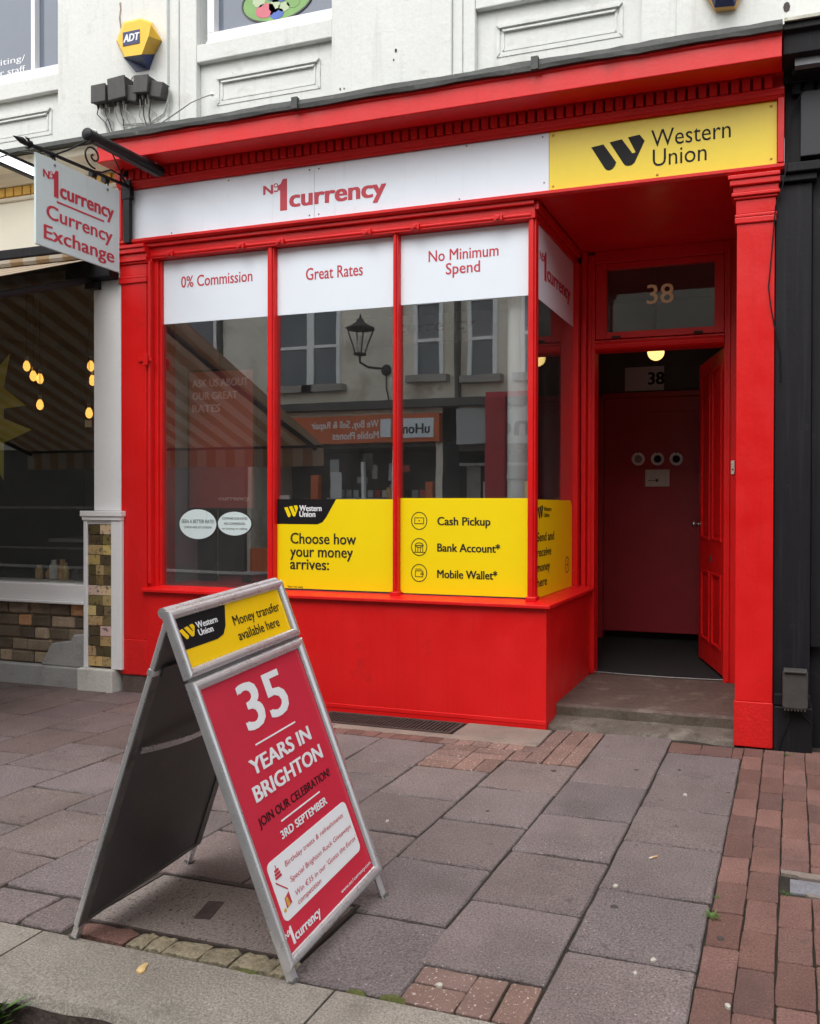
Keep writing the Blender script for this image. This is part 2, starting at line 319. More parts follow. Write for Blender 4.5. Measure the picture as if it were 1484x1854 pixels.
# emblem of slanted strokes, unit box 0..1 by 0..1
W1 = [(0, .80), (.232, .845), (.474, .235), (.45, .12), (.40, .03), (.34, 0), (.29, .03), (.26, .08)]
W2 = [(.346, .885), (.578, .93), (.76, .47), (.80, .44), (.84, .49), (.69, .97), (.907, 1), (1, .79), (.80, .13), (.76, .09), (.70, .07), (.64, .10), (.61, .16)]
W3 = [(.69, .97), (.907, 1), (1, .79), (.925, .54)]
def emblem(mb, fr, x0, x1, y0, y1, M, z=0., th=.0012):
    for w in (W1, [(.346, .885), (.578, .93), (.775, .45), (.835, .47), (.69, .965), (.907, 1), (1, .79), (.815, .15), (.76, .085), (.70, .07), (.64, .10), (.61, .16)]):
        mb.poly(fr, [(x0+(x1-x0)*a, y0+(y1-y0)*b) for a, b in w], z, z+th, M)
def no1(mb, fr, x0, x1, y0, y1, M, z=0.):
    """shop's own lettering: small No, tall 1, then currency; unit box 223 x 60 of the fascia"""
    w, h = x1-x0, y1-y0; X = lambda a: x0+w*a/223; Y = lambda a: y0+h*a/60
    mb.text(fr, 'N', X(0), X(19), Y(33), h*17/60, M, .035, z)
    mb.ring(fr, X(24), Y(48), w*4.2/223, h*4/60, w*1.6/223, z, z+.0012, M, 18); mb.fbox(fr, X(20), X(28), Y(36), Y(38.5), z, z+.0012, M)
    mb.poly(fr, [(X(32), Y(0)), (X(45), Y(0)), (X(45), Y(58)), (X(37), Y(58)), (X(33), Y(50)), (X(27), Y(46)), (X(27), Y(38)), (X(32), Y(38))], z, z+.0012, M)
    mb.text(fr, 'currency', X(49), X(223), Y(4), h*33/60, M, .035, z)
# ================================================================== SETTING: ground
mb = MB(); mb.fbox(GND, -60, 60, -60, 60, -.6, -.105, ROADM); structure(mb.build('road', loc=(0, 0, -.6)))
def pave(mb, x0, x1, y0, y1, M, gap=.006, zb=-.06, gy=None, amp=.003, tv=.10, bev=.004, hue=(1, 1, 1)):
    if M in (BRICKM, AGGM): gap *= .75; bev = .0016; amp = .0015; tv *= 1.5; gy = gap*1.2
    if M is SLABM: tv *= 1.05
    """one paver: bevelled top, slight tilt and shade of its own"""
    g = gap/2; gy = (gy or gap*1.6)/2; k = 1+rnd.uniform(-tv, tv); w = rnd.uniform(-.03, .03)
    mb.ct = (max(.3, hue[0]*(k+w)), hue[1]*k, hue[2]*(k-w))
    h = [rnd.uniform(-amp, amp) for _ in range(4)]; j = lambda q=.003: rnd.uniform(-q, q)
    q4 = [(x0+g+j(), y0+gy+j()), (x1-g+j(), y0+gy+j()), (x1-g+j(), y1-gy+j()), (x0+g+j(), y1-gy+j())]
    big = max(x1-x0, y1-y0) > .3; m_ = 5 if big else 3; cr = min(.006, .05*min(x1-x0, y1-y0)); c = []; hh = []
    for i in range(4):
        a, b = q4[i], q4[(i+1) % 4]; L = math.hypot(b[0]-a[0], b[1]-a[1])
        for k2 in range(m_+1):
            f = (cr/L) + (1-2*cr/L)*k2/m_; e = j(.0022) if 0 < k2 < m_ else 0
            c.append((a[0]+(b[0]-a[0])*f+e*(b[1]-a[1])/L, a[1]+(b[1]-a[1])*f-e*(b[0]-a[0])/L)); hh.append(h[i]*(1-f)+h[(i+1) % 4]*f)
    n = len(c); cx, cy = (x0+x1)/2, (y0+y1)/2
    bw = [bev*rnd.uniform(.7, 1.5) for _ in range(n)]
    ins = [(p[0]+(d if p[0] < cx-1e-9 else -d)*min(1, abs(p[0]-cx)/((x1-x0)*.42)), p[1]+(d if p[1] < cy else -d)*min(1, abs(p[1]-cy)/((y1-y0)*.42))) for p, d in zip(c, bw)]
    vs = [(p[0], p[1], zb) for p in c] + [(p[0], p[1], -b2*1.3+z) for p, b2, z in zip(c, bw, hh)] + [(p[0], p[1], z) for p, z in zip(ins, hh)]
    fs = [(i, (i+1) % n, n+(i+1) % n, n+i) for i in range(n)] + [(n+i, n+(i+1) % n, 2*n+(i+1) % n, 2*n+i) for i in range(n)] + [tuple(range(2*n, 3*n))]
    mb.add(vs, fs, M); mb.ct = (1, 1, 1)
KY, KF = -2.855, -3.150                                      # back and front edge of the kerb
mb = MB(); mb.ct = (1, 1, .999); mb.fbox(GND, -12, 6, KY-.003, 4.5, -.30, -.011, JOINT); mb.ct = (1, 1, 1)
cols = [  # x0, x1, row joints from the facade down
    (-.69, -.27, [-.24, -.66, -1.13, -1.546, -1.996, -2.448, KY]),
    (-1.11, -.69, [.03, -.46, -.89, -1.352, -1.785, -2.225, -2.657]),
    (-1.53, -1.11, [-.665, -1.115, -1.552, -1.987, -2.428]),
    (-1.97, -1.53, [-.90, -1.343, -1.775, -2.385]),
    (-2.39, -1.97, [-.49, -.93, -1.12, -1.55, -1.98, -2.385]),
    (-2.81, -2.39, [-.49, -.93, -1.36, -1.79, -2.22, -2.65]),
    (-3.24, -2.81, [-.30, -.73, -1.14, -1.57, -2.0, -2.41, KY]),
    (-3.66, -3.24, [-.30, -.94, -1.37, -1.8, -2.2, -2.65, KY]),
    (-4.10, -3.66, [-.30, -.73, -1.16, -1.587, -2.0, -2.43, KY]),
    (-4.52, -4.10, [-.05, -.52, -.95, -1.41, -1.80, -2.22, -2.65, KY]),
    (-4.94, -4.52, [.12, -.32, -.74, -1.17, -1.60, -2.03, -2.46, KY])]
x = -4.94
for k in range(14):
    o = .0 if k % 2 else .215
    cols.append((x-.425, x, [.12]+[-.10-o-.43*i for i in range(7) if -.10-o-.43*i > KY+.1]+[KY])); x -= .425
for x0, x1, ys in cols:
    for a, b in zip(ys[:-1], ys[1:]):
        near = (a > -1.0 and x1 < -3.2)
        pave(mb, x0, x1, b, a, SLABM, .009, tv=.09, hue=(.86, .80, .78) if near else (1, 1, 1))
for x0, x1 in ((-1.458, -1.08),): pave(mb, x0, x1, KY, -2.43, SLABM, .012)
for x0, x1 in ((-2.81, -2.515), (-2.515, -2.32)): pave(mb, x0, x1, KY, -2.65, SLABM, .014, amp=.004)
# a patch of half bricks by the kerb, and the brick repairs beside the shopfront
for a in ((-1.08, -.90, -2.755, -2.665), (-1.08, -.90, KY, -2.755), (-.90, -.795, KY, -2.665), (-.795, -.695, KY, -2.665)): pave(mb, *a, AGGM, .010)
for x0 in [-2.98+.1055*i for i in range(15)]: pave(mb, x0, x0+.1055, -.485, -.375, AGGM if x0 > -2.1 else BRICKM, .007, tv=.14)
for a in ((-1.97, -1.755, -.69, -.585), (-1.97, -1.755, -.585, -.49), (-1.97, -1.755, -.795, -.69), (-1.97, -1.755, -.895, -.795), (-1.755, -1.64, -.895, -.69), (-1.64, -1.535, -.895, -.69), (-1.755, -1.535, -.69, -.59), (-1.755, -1.535, -.59, -.49)):
    pave(mb, *a, AGGM, .007, tv=.14)
for a in ((-1.43, -1.325, -.28, .02), (-1.325, -1.215, -.28, .02), (-1.43, -1.325, -.66, -.28), (-1.325, -1.215, -.66, -.28), (-1.215, -1.115, -.30, .02), (-1.215, -1.115, -.66, -.30), (-1.53, -1.43, -.66, -.49)):
    pave(mb, *a, AGGM, .007, tv=.12)
pave(mb, -2.02, -1.44, -.285, -.015, CONC, .006); pave(mb, -3.05, -1.44, -.37, -.29, CONC, .004); pave(mb, -1.68, -1.44, -.372, -.29, CONC, .004)
for x0 in (-.69, -.51): pave(mb, x0, x0+.18, -.235, -.04, BRICKM, .006, hue=(.9, .95, .98))
pave(mb, -.33, -.27, -.235, -.04, BRICKM)
# red brick strip on the right, bricks laid lengthways towards the kerb
for k in range(14):
    x0 = -.27+.1135*k; y = -.02-(.16, .05, .11)[k % 3]; pave(mb, x0, x0+.1135, y, -.02 if k < 3 else .02, BRICKM, .007)
    while y > KY+.03:
        L = .232+rnd.uniform(-.01, .01); y2 = max(KY, y-L)
        if k == 2 and y2 < -1.63 and y > -1.84:
            if y > -1.63: pave(mb, x0, x0+.1135, -1.63, y, BRICKM, .007, tv=.14)
            y = -1.845; continue
        if k == 3 and y2 < -1.63 and y > -1.84:
            if y > -1.63: pave(mb, x0, x0+.1135, -1.63, y, BRICKM, .007, tv=.14)
            y = -1.845; continue
        if y-y2 > .05: pave(mb, x0, x0+.1135, y2, y, BRICKM, .007, tv=.15)
        y = y2
structure(mb.build('pavement', loc=(0, 0, 0)))
mb = MB()
ks = [-11.5, -9.6, -7.9, -6.1, -4.2, -2.375, -1.272, .6, 2.5, 4.4]
for a, b in zip(ks[:-1], ks[1:]):
    n = 40; k = 1+rnd.uniform(-.06, .06); mb.ct = (k, k, k*.99)
    for i in range(n):
        xa, xb = a+.004+(b-a-.008)*i/n, a+.004+(b-a-.008)*(i+1)/n
        f = lambda x: .010*math.sin(x*9.1)+.006*math.sin(x*23.)
        prof = lambda x: [(KY-.004, -.3), (KY-.004, -.004), (KY-.012, .002), (KF+.05, -.003), (KF+.02+f(x)*.5, -.012), (KF+f(x), -.035), (KF-.012+f(x)*.4, -.3)]
        pa, pb = prof(xa), prof(xb); q = [(xa, *p) for p in pa]+[(xb, *p) for p in pb]; nn = len(pa)
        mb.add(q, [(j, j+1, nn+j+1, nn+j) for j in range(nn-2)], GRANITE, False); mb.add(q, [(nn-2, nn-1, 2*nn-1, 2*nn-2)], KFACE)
        if i == 0: mb.add(q[:nn], [tuple(range(nn))[::-1]], GRANITE)
        if i == n-1: mb.add(q[nn:], [tuple(range(nn))], GRANITE)
mb.ct = (1, 1, 1); structure(mb.build('kerb', loc=(0, -3, 0)))
# ================================================================== small things on the ground
t = thing('access_cover', (-1.89, -2.58, 0), 'square granular inspection cover set in the pavement under the folding sign', 'cover')
mb = MB(); mb.fbox(GND, -2.30, -1.475, -2.755, -2.405, -.05, .001, COVERM); mb.build('cover_slab', t, bevel=.004)
mb = MB()
for a in ((-2.315, -1.46, -2.768, -2.757), (-2.315, -1.46, -2.403, -2.392), (-2.315, -2.302, -2.757, -2.403), (-1.473, -1.46, -2.757, -2.403)): mb.fbox(GND, *a, -.05, .003, IRON)
mb.build('cover_frame', t)
mb = MB(); mb.poly(GND, [(-1.958, -2.647), (-1.898, -2.636), (-1.932, -2.52), (-1.99, -2.532)], -.01, .0035, IRON); mb.build('lifting_slot', t)
xs = [-2.29, -2.06, -1.985, -1.915, -1.775, -1.66, -1.56, -1.515, -1.44]; SG = 'small setts packed beside the kerb'
for i, (a, b) in enumerate(zip(xs[:-1], xs[1:])):
    mb = MB(); M = BRICKM if i == 0 else SETTM; k = 1+rnd.uniform(-.12, .12); mb.ct = (k, k, k*.97)
    nx = 5; top = []
    for iy in range(3):
        for ix in range(nx+1):
            X = a+.003+(b-a-.006)*ix/nx; Y = KY+.006+(.085-.006)*iy/2
            e = .006*(ix in (0, nx))+.004*(iy in (0, 2)); top.append((X+rnd.uniform(-.003, .003), Y+rnd.uniform(-.005, .005), .004-e+rnd.uniform(-.004, .004)))
    w = nx+1; mb.add(top, [(j*w+i2, j*w+i2+1, (j+1)*w+i2+1, (j+1)*w+i2) for j in range(2) for i2 in range(nx)], M, True)
    edge = [top[i2] for i2 in range(w)]+[top[w*2-1]]+[top[w*3-1-i2] for i2 in range(w)]+[top[w]]
    n = len(edge); mb.add(edge+[(p[0], p[1], -.05) for p in edge], [(n+q, n+(q+1) % n, (q+1) % n, q) for q in range(n)], M)
    tag(mb.build('sett'), ['pink brick sett behind the rear foot of the folding sign', 'first pale mossy sett right of the pink brick sett', 'second pale mossy sett right of the pink brick sett', 'narrow mossy sett just left of the longest one', 'longest mossy sett in the middle of the kerbside row', 'mossy sett just right of the longest one in the kerbside row', 'smallest dark sett in the kerbside row', 'last mossy sett behind the front foot of the folding sign'][i] if i != 3 else 'third pale mossy sett right of the pink brick sett', 'sett', SG)
t = thing('floor_grille', (-2.5, -.17, 0), 'dark iron slatted cellar grille in the pavement below the red stall riser', 'grille')
mb = MB(); mb.fbox(GND, -3.03, -2.035, -.285, -.262, -.06, .004, IRON); mb.fbox(GND, -3.03, -2.035, -.058, -.035, -.06, .004, IRON); mb.fbox(GND, -2.06, -2.035, -.262, -.058, -.06, .004, IRON); mb.fbox(GND, -3.03, -3.005, -.262, -.058, -.06, .004, IRON); mb.build('grille_frame', t)
mb = MB()
for i in range(33):
    x0 = -3.0+i*.0285; mb.fbox(GND, x0, x0+.013, -.262, -.058, -.03, .001, IRON)
mb.build('grille_bars', t); mb = MB(); mb.fbox(GND, -3.005, -2.06, -.262, -.058, -.011, -.008, INKB); mb.build('grille_void', t)
t = thing('drain_cover', (.07, -1.74, 0), 'small worn steel plate set among the red bricks', 'cover')
mb = MB(); mb.fbox(GND, -.005, .18, -1.812, -1.70, -.05, -.004, STEELP)
for i in range(9): mb.fbox(GND, .008+i*.019, .013+i*.019, -1.80, -1.712, -.004, -.0025, STEELP)
mb.build('plate', t, bevel=.003)
mb = MB(); mb.poly(GND, [(-.038, -1.668), (.02, -1.675), (.03, -1.688), (.20, -1.692), (.20, -1.645), (-.04, -1.637)], -.05, .002, CONC); mb.poly(GND, [(.06, -1.838), (.20, -1.838), (.20, -1.818), (.05, -1.818)], -.05, .001, CONC); mb.build('mortar_bed', t)
def litter(name, label, cat, x, y, f):
    mb = MB(); f(mb, x, y); return tag(mb.build(name), label, cat)
def butt(mb, x, y, L=.04, a=.86):
    d = Vector((math.cos(a), math.sin(a), 0)); p = Vector((x, y, .0055)); mb.tube([p, p+d*L*.35], .0042, PAPER, 8); mb.tube([p+d*L*.351, p+d*L], .0042, TAN, 8)
litter('cigarette_butt', 'tan cigarette end lying on a slab in front of the doorway', 'cigarette end', -.545, -1.705, butt)
def flake(M, s, e=1.6):
    def f(mb, x, y):
        n = 9; a0 = rnd.uniform(0, 6); pts = []
        for i in range(n):
            a = 2*math.pi*i/n; r = s*rnd.uniform(.75, 1.15); px, py = r*e*math.cos(a), r*math.sin(a)
            pts.append((x+px*math.cos(a0)-py*math.sin(a0), y+px*math.sin(a0)+py*math.cos(a0)))
        z0 = .004 if y > KY else .003; mb.poly(GND, pts, z0-.004, z0+.0035, M)
        top = [(p[0]*.6+x*.4, p[1]*.6+y*.4, z0+.007) for p in pts]; b = [(p[0], p[1], z0+.0034) for p in pts]
        mb.add(b+top, [(i, (i+1) % n, n+(i+1) % n, n+i) for i in range(n)]+[tuple(range(n, 2*n))], M, True)
    return f
litter('dry_leaf', 'yellowish scrap of leaf lying on the granite kerb', 'leaf', -1.89, -2.95, flake(CREAML, .014, 1.9))
for (x, y, s, l) in ((-.50, -.93, .011, 'white paper scrap on the upper slab near the red bricks'), (-.625, -1.98, .012, 'white scrap on the slab left of the green weed'), (-.41, -2.43, .012, 'white pebble on the joint of the last two slabs by the red bricks'),
                     (-.45, -2.52, .009, 'small white pebble below the joint of the last two slabs'), (-.99, -2.755, .012, 'white pebble stuck on the kerbside brick patch'), (-1.73, -1.68, .010, 'white pebble on the joint beside the folding sign'), (-2.47, -1.08, .013, 'white blob on the slab behind the folding sign'), (-.17, -2.60, .011, 'pale pebble on the near red bricks')):
    litter('pebble', l, 'pebble', x, y, flake(PEBBLE, s*.72, 1.3))
for (x, y, s, l) in ((-.80, -.62, .014, 'dark gum spot on a slab close to the doorstep'), (-.58, -.55, .012, 'dark gum spot on the slab in front of the door'), (-.60, -2.13, .016, 'dark gum spot on the wide slab below the cigarette end'), (-1.22, -.77, .014, 'dark gum spot just under the brick repair'), (-.22, -2.23, .015, 'dark gum spot on the red bricks'), (-1.35, -1.42, .009, 'small dark gum spot on a slab mid pavement'), (-.30, -.83, .010, 'dark gum spot at the edge of the red bricks')):
    mb = MB(); mb.poly(GND, [(x+s*1.0*math.cos(i*.5236)*rnd.uniform(.6, 1.15), y+s*.75*math.sin(i*.5236)*rnd.uniform(.6, 1.15)) for i in range(12)], -.002, .0036, GUM); tag(mb.build('gum_spot'), l, 'gum spot')
def weed(name, label, x, y, n, h, z=0., sp=.03):
    t = thing(name, (x, y, z), label, 'weed'); mb = MB()
    for i in range(n):
        a = rnd.uniform(0, 6.28); r = rnd.uniform(0, sp); L = h*rnd.uniform(.5, 1.1); w = h*rnd.uniform(.10, .22); b = Vector((x+r*math.cos(a), y+r*math.sin(a), z-.005))
        d = Vector((math.cos(a)*rnd.uniform(.2, .9), math.sin(a)*rnd.uniform(.2, .9), 1)).normalized(); s = Vector((-math.sin(a), math.cos(a), 0))
        mid = b+d*L*.55; tip = b+d*L+Vector((math.cos(a), math.sin(a), -.35))*L*.25
        mb.add([b-s*w*.2, b+s*w*.2, mid+s*w*.5, mid-s*w*.5, tip], [(0, 1, 2, 3), (3, 2, 4)], LEAF)
    mb.build('leaves', t)
    mb = MB()
    for i in range(max(4, n//6)):
        a = rnd.uniform(0, 6.28); r = rnd.uniform(0, sp*.7); p = Vector((x+r*math.cos(a), y+r*math.sin(a), z-.005)); mb.tube([p, p+Vector((rnd.uniform(-.01, .01), rnd.uniform(-.01, .01), h*.5))], .0012, LEAF, 5)
    mb.build('stems', t)
weed('weed', 'small green weed growing in the joint beside the red bricks', -.262, -2.10, 34, .028, 0, .022)
weed('weed', 'sprig of weed beside the worn steel plate', -.02, -1.845, 16, .024, 0, .014)
weed('weed', 'tiny weed at the joint above the middle red brick edge', -.258, -1.95, 14, .02, 0, .012)
weed('weed', 'green tufts at the foot of the black pilaster', -.03, -.095, 26, .022, 0, .035)
weed('weed', 'tall green weed in the gutter against the kerb', -2.23, -3.19, 80, .14, -.10, .05)
for (x, y, sx_, l) in ((-1.21, -2.853, .035, 'moss clump on the kerb joint right of the folding sign foot'), (-1.09, -2.845, .045, 'moss clump beside the kerbside brick patch'), (-1.58, -2.862, .05, 'moss clump in the joint behind the front foot')):
    mb = MB(); pts = []; n = 14
    for rr, zz in ((1, -.008), (.8, .002), (.45, .006), (0.05, .007)):
        pts += [(x+sx_*rr*math.cos(2*math.pi*i/n)*rnd.uniform(.8, 1.2), y+.012*rr*math.sin(2*math.pi*i/n)*rnd.uniform(.7, 1.3), zz+rnd.uniform(-.002, .002)) for i in range(n)]
    mb.add(pts, [(k*n+i, k*n+(i+1) % n, (k+1)*n+(i+1) % n, (k+1)*n+i) for k in range(3) for i in range(n)], MOSS, True); tag(mb.build('moss'), l, 'moss')
# ================================================================== THE RED SHOPFRONT
shop = thing('shopfront', (-2.4, .5, 0), 'bright red wooden shopfront with a recessed doorway and three tall window panes', 'shopfront')
def pilaster(x0, x1, zb, capital, inner):
    mb = MB(); mb.box(x0, x1, 0, .30, zb+.27, 3.12, RED); o = mb.build('pilaster', shop, bevel=.004)
    mb = MB(); mb.box(x0-.005, x1+.004, -.003, .30, zb, zb+.2695, REDR); mb.build('plinth', o, bevel=.006)
    mb = MB()
    for (a, z0, z1) in ((.012, 3.12, 3.14), (.006, 3.14, 3.225), (.018, 3.225, 3.24), (.03, 3.24, 3.262), (.022, 3.262, 3.30), (.04, 3.30, 3.335), (.05, 3.335, 3.36)):
        mb.box(x0-a, x1+min(a, capital), -a, .30, z0, z1, RED)
    mb.box(x0-.012, x1+.008, -.012, .30, 3.085, 3.12, RED); mb.build('capital', o, bevel=.005)
pilaster(-.327, -.112, 0., .03, 0)
pilaster(-4.866, -4.63, .135, .02, 0)
mb = MB(); mb.box(-4.86, -4.63, .01, .3, -.05, .134, mat('brick_footing', (.10, .07, .06), .9, .3, 14, .6, 40)); mb.build('footing', shop)
# stall riser, sill and glazing bars
mb = MB(); mb.box(-4.63, -1.495, 0, 1.15, -.05, .765, RED); mb.box(-4.629, -1.494, -.003, .01, .02, .05, RED); mb.build('stall_riser', shop, bevel=.004)
mb = MB(); mb.add([(-4.66, -.035, .768), (-1.462, -.035, .768), (-1.462, 1.15, .768), (-4.66, 1.15, .768), (-4.66, -.035, .79), (-1.462, -.035, .79), (-1.462, 1.15, .79), (-4.66, 1.15, .79),
                   (-4.66, .075, .812), (-1.572, .075, .812), (-1.572, 1.15, .812), (-4.66, 1.15, .812)],
                  [(3, 2, 1, 0), (0, 1, 5, 4), (1, 2, 6, 5), (4, 5, 9, 8), (5, 6, 10, 9), (8, 9, 10, 11), (3, 0, 4, 8, 11, 7), (2, 3, 7, 11, 10, 6)], RED); mb.build('sill', shop, bevel=.004)
G0 = .085                                                   # front of the glass
def mullion(x0, x1):
    mb = MB(); mb.box(x0, x1, .045, .115, .80, 3.285, RED); mb.box(x0+.012, x1-.012, .033, .045, .83, 3.27, RED); mb.box(x0-.012, x1+.012, .03, .12, .80, .835, RED); mb.build('mullion', shop, bevel=.006)
mullion(-3.604, -3.546); mullion(-2.606, -2.566)
mb = MB(); mb.box(-1.640, -1.585, .045, .105, .80, 3.285, RED); mb.box(-1.628, -1.597, .030, .045, .82, 3.27, RED); mb.box(-1.648, -1.575, .025, .115, .80, .835, RED); mb.build('corner_post', shop, bevel=.008)
mb = MB(); mb.box(-4.63, -4.60, .02, .12, .80, 3.27, RED); mb.box(-4.60, -4.565, .045, .12, .80, 3.27, RED); mb.tube([(-4.612, .012, .83), (-4.612, .012, 3.24)], .014, RED, 10); mb.box(-4.565, -4.545, .06, .12, .80, 3.27, RED)
mb.build('window_jamb', shop, bevel=.004)
mb = MB(); mb.box(-4.70, -4.575, -.012, .0, 2.49, 2.515, RED); mb.box(-4.635, -4.60, -.03, -.012, 2.46, 2.545, RED); mb.build('shutter_catch', shop, bevel=.004)
for x0, x1 in ((-4.545, -3.604), (-3.546, -2.606), (-2.566, -1.640)):
    mb = MB(); mb.box(x0, x1, G0, G0+.006, .808, 3.26, GLASS); mb.build('window_pane', shop)
mb = MB(); mb.box(-1.606, -1.60, .105, 1.02, .808, 3.26, GLASS); mb.build('side_window_pane', shop)
# window head above the glass, with clips, and the rail under the sign
mb = MB(); mb.box(-4.63, -1.585, .02, .16, 3.262, 3.345, RED); mb.box(-4.63, -1.585, -.005, .16, 3.345, 3.372, RED); mb.box(-1.64, -1.585, .16, 1.15, 3.262, 3.372, RED); mb.box(-1.585, -1.56, .02, 1.15, 3.315, 3.366, RED)
mb.tube([(-4.60, .03, 3.285), (-1.61, .03, 3.285)], .017, RED, 10); mb.build('window_head', shop, bevel=.004)
for xc in (-4.42, -3.80, -3.47, -2.78, -2.42, -1.83):
    mb = MB(); mb.box(xc-.03, xc+.03, -.004, .03, 3.262, 3.30, RED); mb.box(xc-.012, xc+.012, -.012, -.004, 3.268, 3.294, RED); mb.build('shutter_clip', shop, bevel=.005)
mb = MB(); mb.sweep([(.10, 3.372), (-.02, 3.372), (-.035, 3.385), (-.035, 3.402), (-.02, 3.41), (.10, 3.41)], -4.86, -.06, RED); mb.build('fascia_rail', shop)
mb = MB(); mb.box(-4.86, -.062, .012, .10, 3.411, 3.785, RED); mb.box(-4.866, -4.835, -.03, .012, 3.411, 3.785, RED); mb.box(-.098, -.062, -.03, .012, 3.411, 3.785, RED); mb.build('fascia_backing', shop, bevel=.003)
mb = MB(); mb.sweep([(.10, 3.786), (-.020, 3.786), (-.030, 3.80), (-.038, 3.80), (-.042, 3.816), (-.05, 3.825), (-.05, 3.833), (.10, 3.833)], -4.866, -.062, RED); mb.build('frieze_moulding', shop)
# dentil course and cornice
mb = MB(); mb.box(-4.866, -.062, -.008, .10, 3.834, 3.93, RED)
x = -4.86
while x < -.12: mb.box(x, x+.0455, -.064, -.008, 3.836, 3.905, RED); x += .0625
mb.box(-4.866, -.062, -.058, -.008, 3.906, 3.93, RED); mb.build('dentil_course', shop, bevel=.0015, seg=1)
mb = MB(); mb.sweep([(.10, 3.931), (-.075, 3.931), (-.085, 3.90), (-.245, 3.90), (-.25, 3.905), (-.25, 4.018), (-.262, 4.025), (-.262, 4.04), (.10, 4.06)], -4.84, -.074, RED); mb.build('cornice', shop, bevel=.003)
lead = [-4.86, -3.15, -1.49, -.070]
for i, (a, b) in enumerate(zip(lead[:-1], lead[1:])):
    mb = MB(); n = 16; P0 = []
    for k in range(n+1):
        xx = a+(b-a)*k/n; w = lambda s: .004*math.sin(xx*s)+.002*math.sin(xx*31)
        P0.append([(xx, .09, 4.235), (xx, -.25, 4.098+w(5)), (xx, -.282, 4.092+w(7)), (xx, -.288+w(11)*.5, 4.06), (xx, -.284, 4.036+w(9)), (xx, -.266, 4.036+w(9)), (xx, -.26, 4.056), (xx, .09, 4.07)])
    q = [p for r in P0 for p in r]; m8 = 8
    mb.add(q, [(k*m8+j, k*m8+j+1, (k+1)*m8+j+1, (k+1)*m8+j) for k in range(n) for j in range(m8-1)], LEAD)
    mb.add(P0[0], [tuple(range(m8))], LEAD); mb.add(P0[-1], [tuple(range(m8))[::-1]], LEAD)
    if i < 2: mb.box(b-.022, b+.022, -.302, -.27, 4.030, 4.106, LEAD)
    mb.build('lead_flashing', shop)
# recessed porch: ceiling, side lining, door frame, fanlight
YD = 1.17
mb = MB(); mb.box(-1.584, -.112, .10, 1.30, 3.373, 3.41, RED); mb.build('porch_ceiling', shop)
mb = MB(); mb.box(-.327, -.30, .30, YD, .10, 3.372, RED); mb.build('porch_lining', shop)
mb = MB(); mb.box(-1.625, -1.56, 1.02, 1.10, .79, 3.262, RED); mb.box(-1.60, -1.52, 1.10, 1.165, .79, 3.372, RED); mb.box(-1.585, -1.55, 1.10, 1.12, .79, 3.36, RED); mb.build('side_window_jamb', shop, bevel=.004)
fr = []
mb = MB(); mb.box(-1.545, -1.465, YD-.004, YD+.13, .128, 3.35, RED); mb.box(-1.518, -1.49, YD-.018, YD-.004, .16, 3.33, RED); mb.build('door_jamb', shop, bevel=.004)
mb = MB(); mb.box(-.49, -.330, YD-.004, YD+.13, .10, 3.372, RED); mb.box(-.468, -.445, YD-.018, YD-.004, .128, 3.33, RED); mb.build('door_jamb', shop, bevel=.004)
mb = MB(); mb.box(-1.465, -.49, YD-.004, YD+.13, 3.28, 3.372, RED); mb.build('frame_head', shop, bevel=.004)
mb = MB(); mb.sweep([(YD+.13, 2.612), (YD+.0, 2.612), (YD-.02, 2.625), (YD-.028, 2.65), (YD-.02, 2.668), (YD-.005, 2.676), (YD-.005, 2.69), (YD+.13, 2.70)], -1.465, -.49, RED); mb.build('transom_bar', shop, bevel=.002)
fan = MB(); fan.box(-1.462, -1.378, YD+.012, YD+.07, 2.702, 3.278, RED); fan.box(-.563, -.493, YD+.012, YD+.07, 2.702, 3.278, RED); fan.box(-1.378, -.563, YD+.012, YD+.07, 2.702, 2.752, RED); fan.box(-1.378, -.563, YD+.012, YD+.07, 3.236, 3.278, RED)
for xc in (-1.30, -.68): fan.box(xc-.035, xc+.035, YD-.002, YD+.012, 2.704, 2.722, IRON)
fan = fan.build('fanlight', shop, bevel=.003)
mb = MB(); mb.box(-1.378, -.563, YD+.045, YD+.05, 2.752, 3.236, GLASSL); mb.build('pane', fan)
mb = MB(); fr = FAC(YD+.044)
mb.text(fr, '38', -1.072, -.868, 2.955, .145, GOLD, .012); mb.build('house_number', fan)
# the open door leaf, hinged on the right jamb and swung into the hall
hx, hy, ex, ey = -.492, 1.235, -.762, 2.03
du = Vector((ex-hx, ey-hy, 0)); LW = du.length; DF = Frame((ex, ey, 0), (-du.x, -du.y, 0), Z3)   # seen face looks left, towards the camera's side
mb = MB(); mb.fbox(DF, 0, LW, .15, 2.605, -.042, -.008, RED)
for a in ((0, .10), (.385, .465), (.755, LW)): mb.fbox(DF, *a, .15, 2.605, -.008, 0, RED)
for z in ((.15, .33), (.90, 1.15), (2.50, 2.605)): mb.fbox(DF, .10, .385, *z, -.008, -.0002, RED); mb.fbox(DF, .465, .755, *z, -.008, -.0002, RED)
door = mb.build('door', shop, bevel=.003)
for x0, x1 in ((.10, .385), (.465, .755)):
    for z0, z1 in ((.33, .90), (1.15, 2.50)):
        mb = MB(); w = .022
        for a in ((x0, x1, z0, z0+w), (x0, x1, z1-w, z1), (x0, x0+w, z0+w, z1-w), (x1-w, x1, z0+w, z1-w)): mb.fbox(DF, *a, -.008, .008, RED)
        mb.fbox(DF, x0+.05, x1-.05, z0+.05, z1-.05, -.008, -.002, RED); mb.build('door_panel', door, bevel=.004)
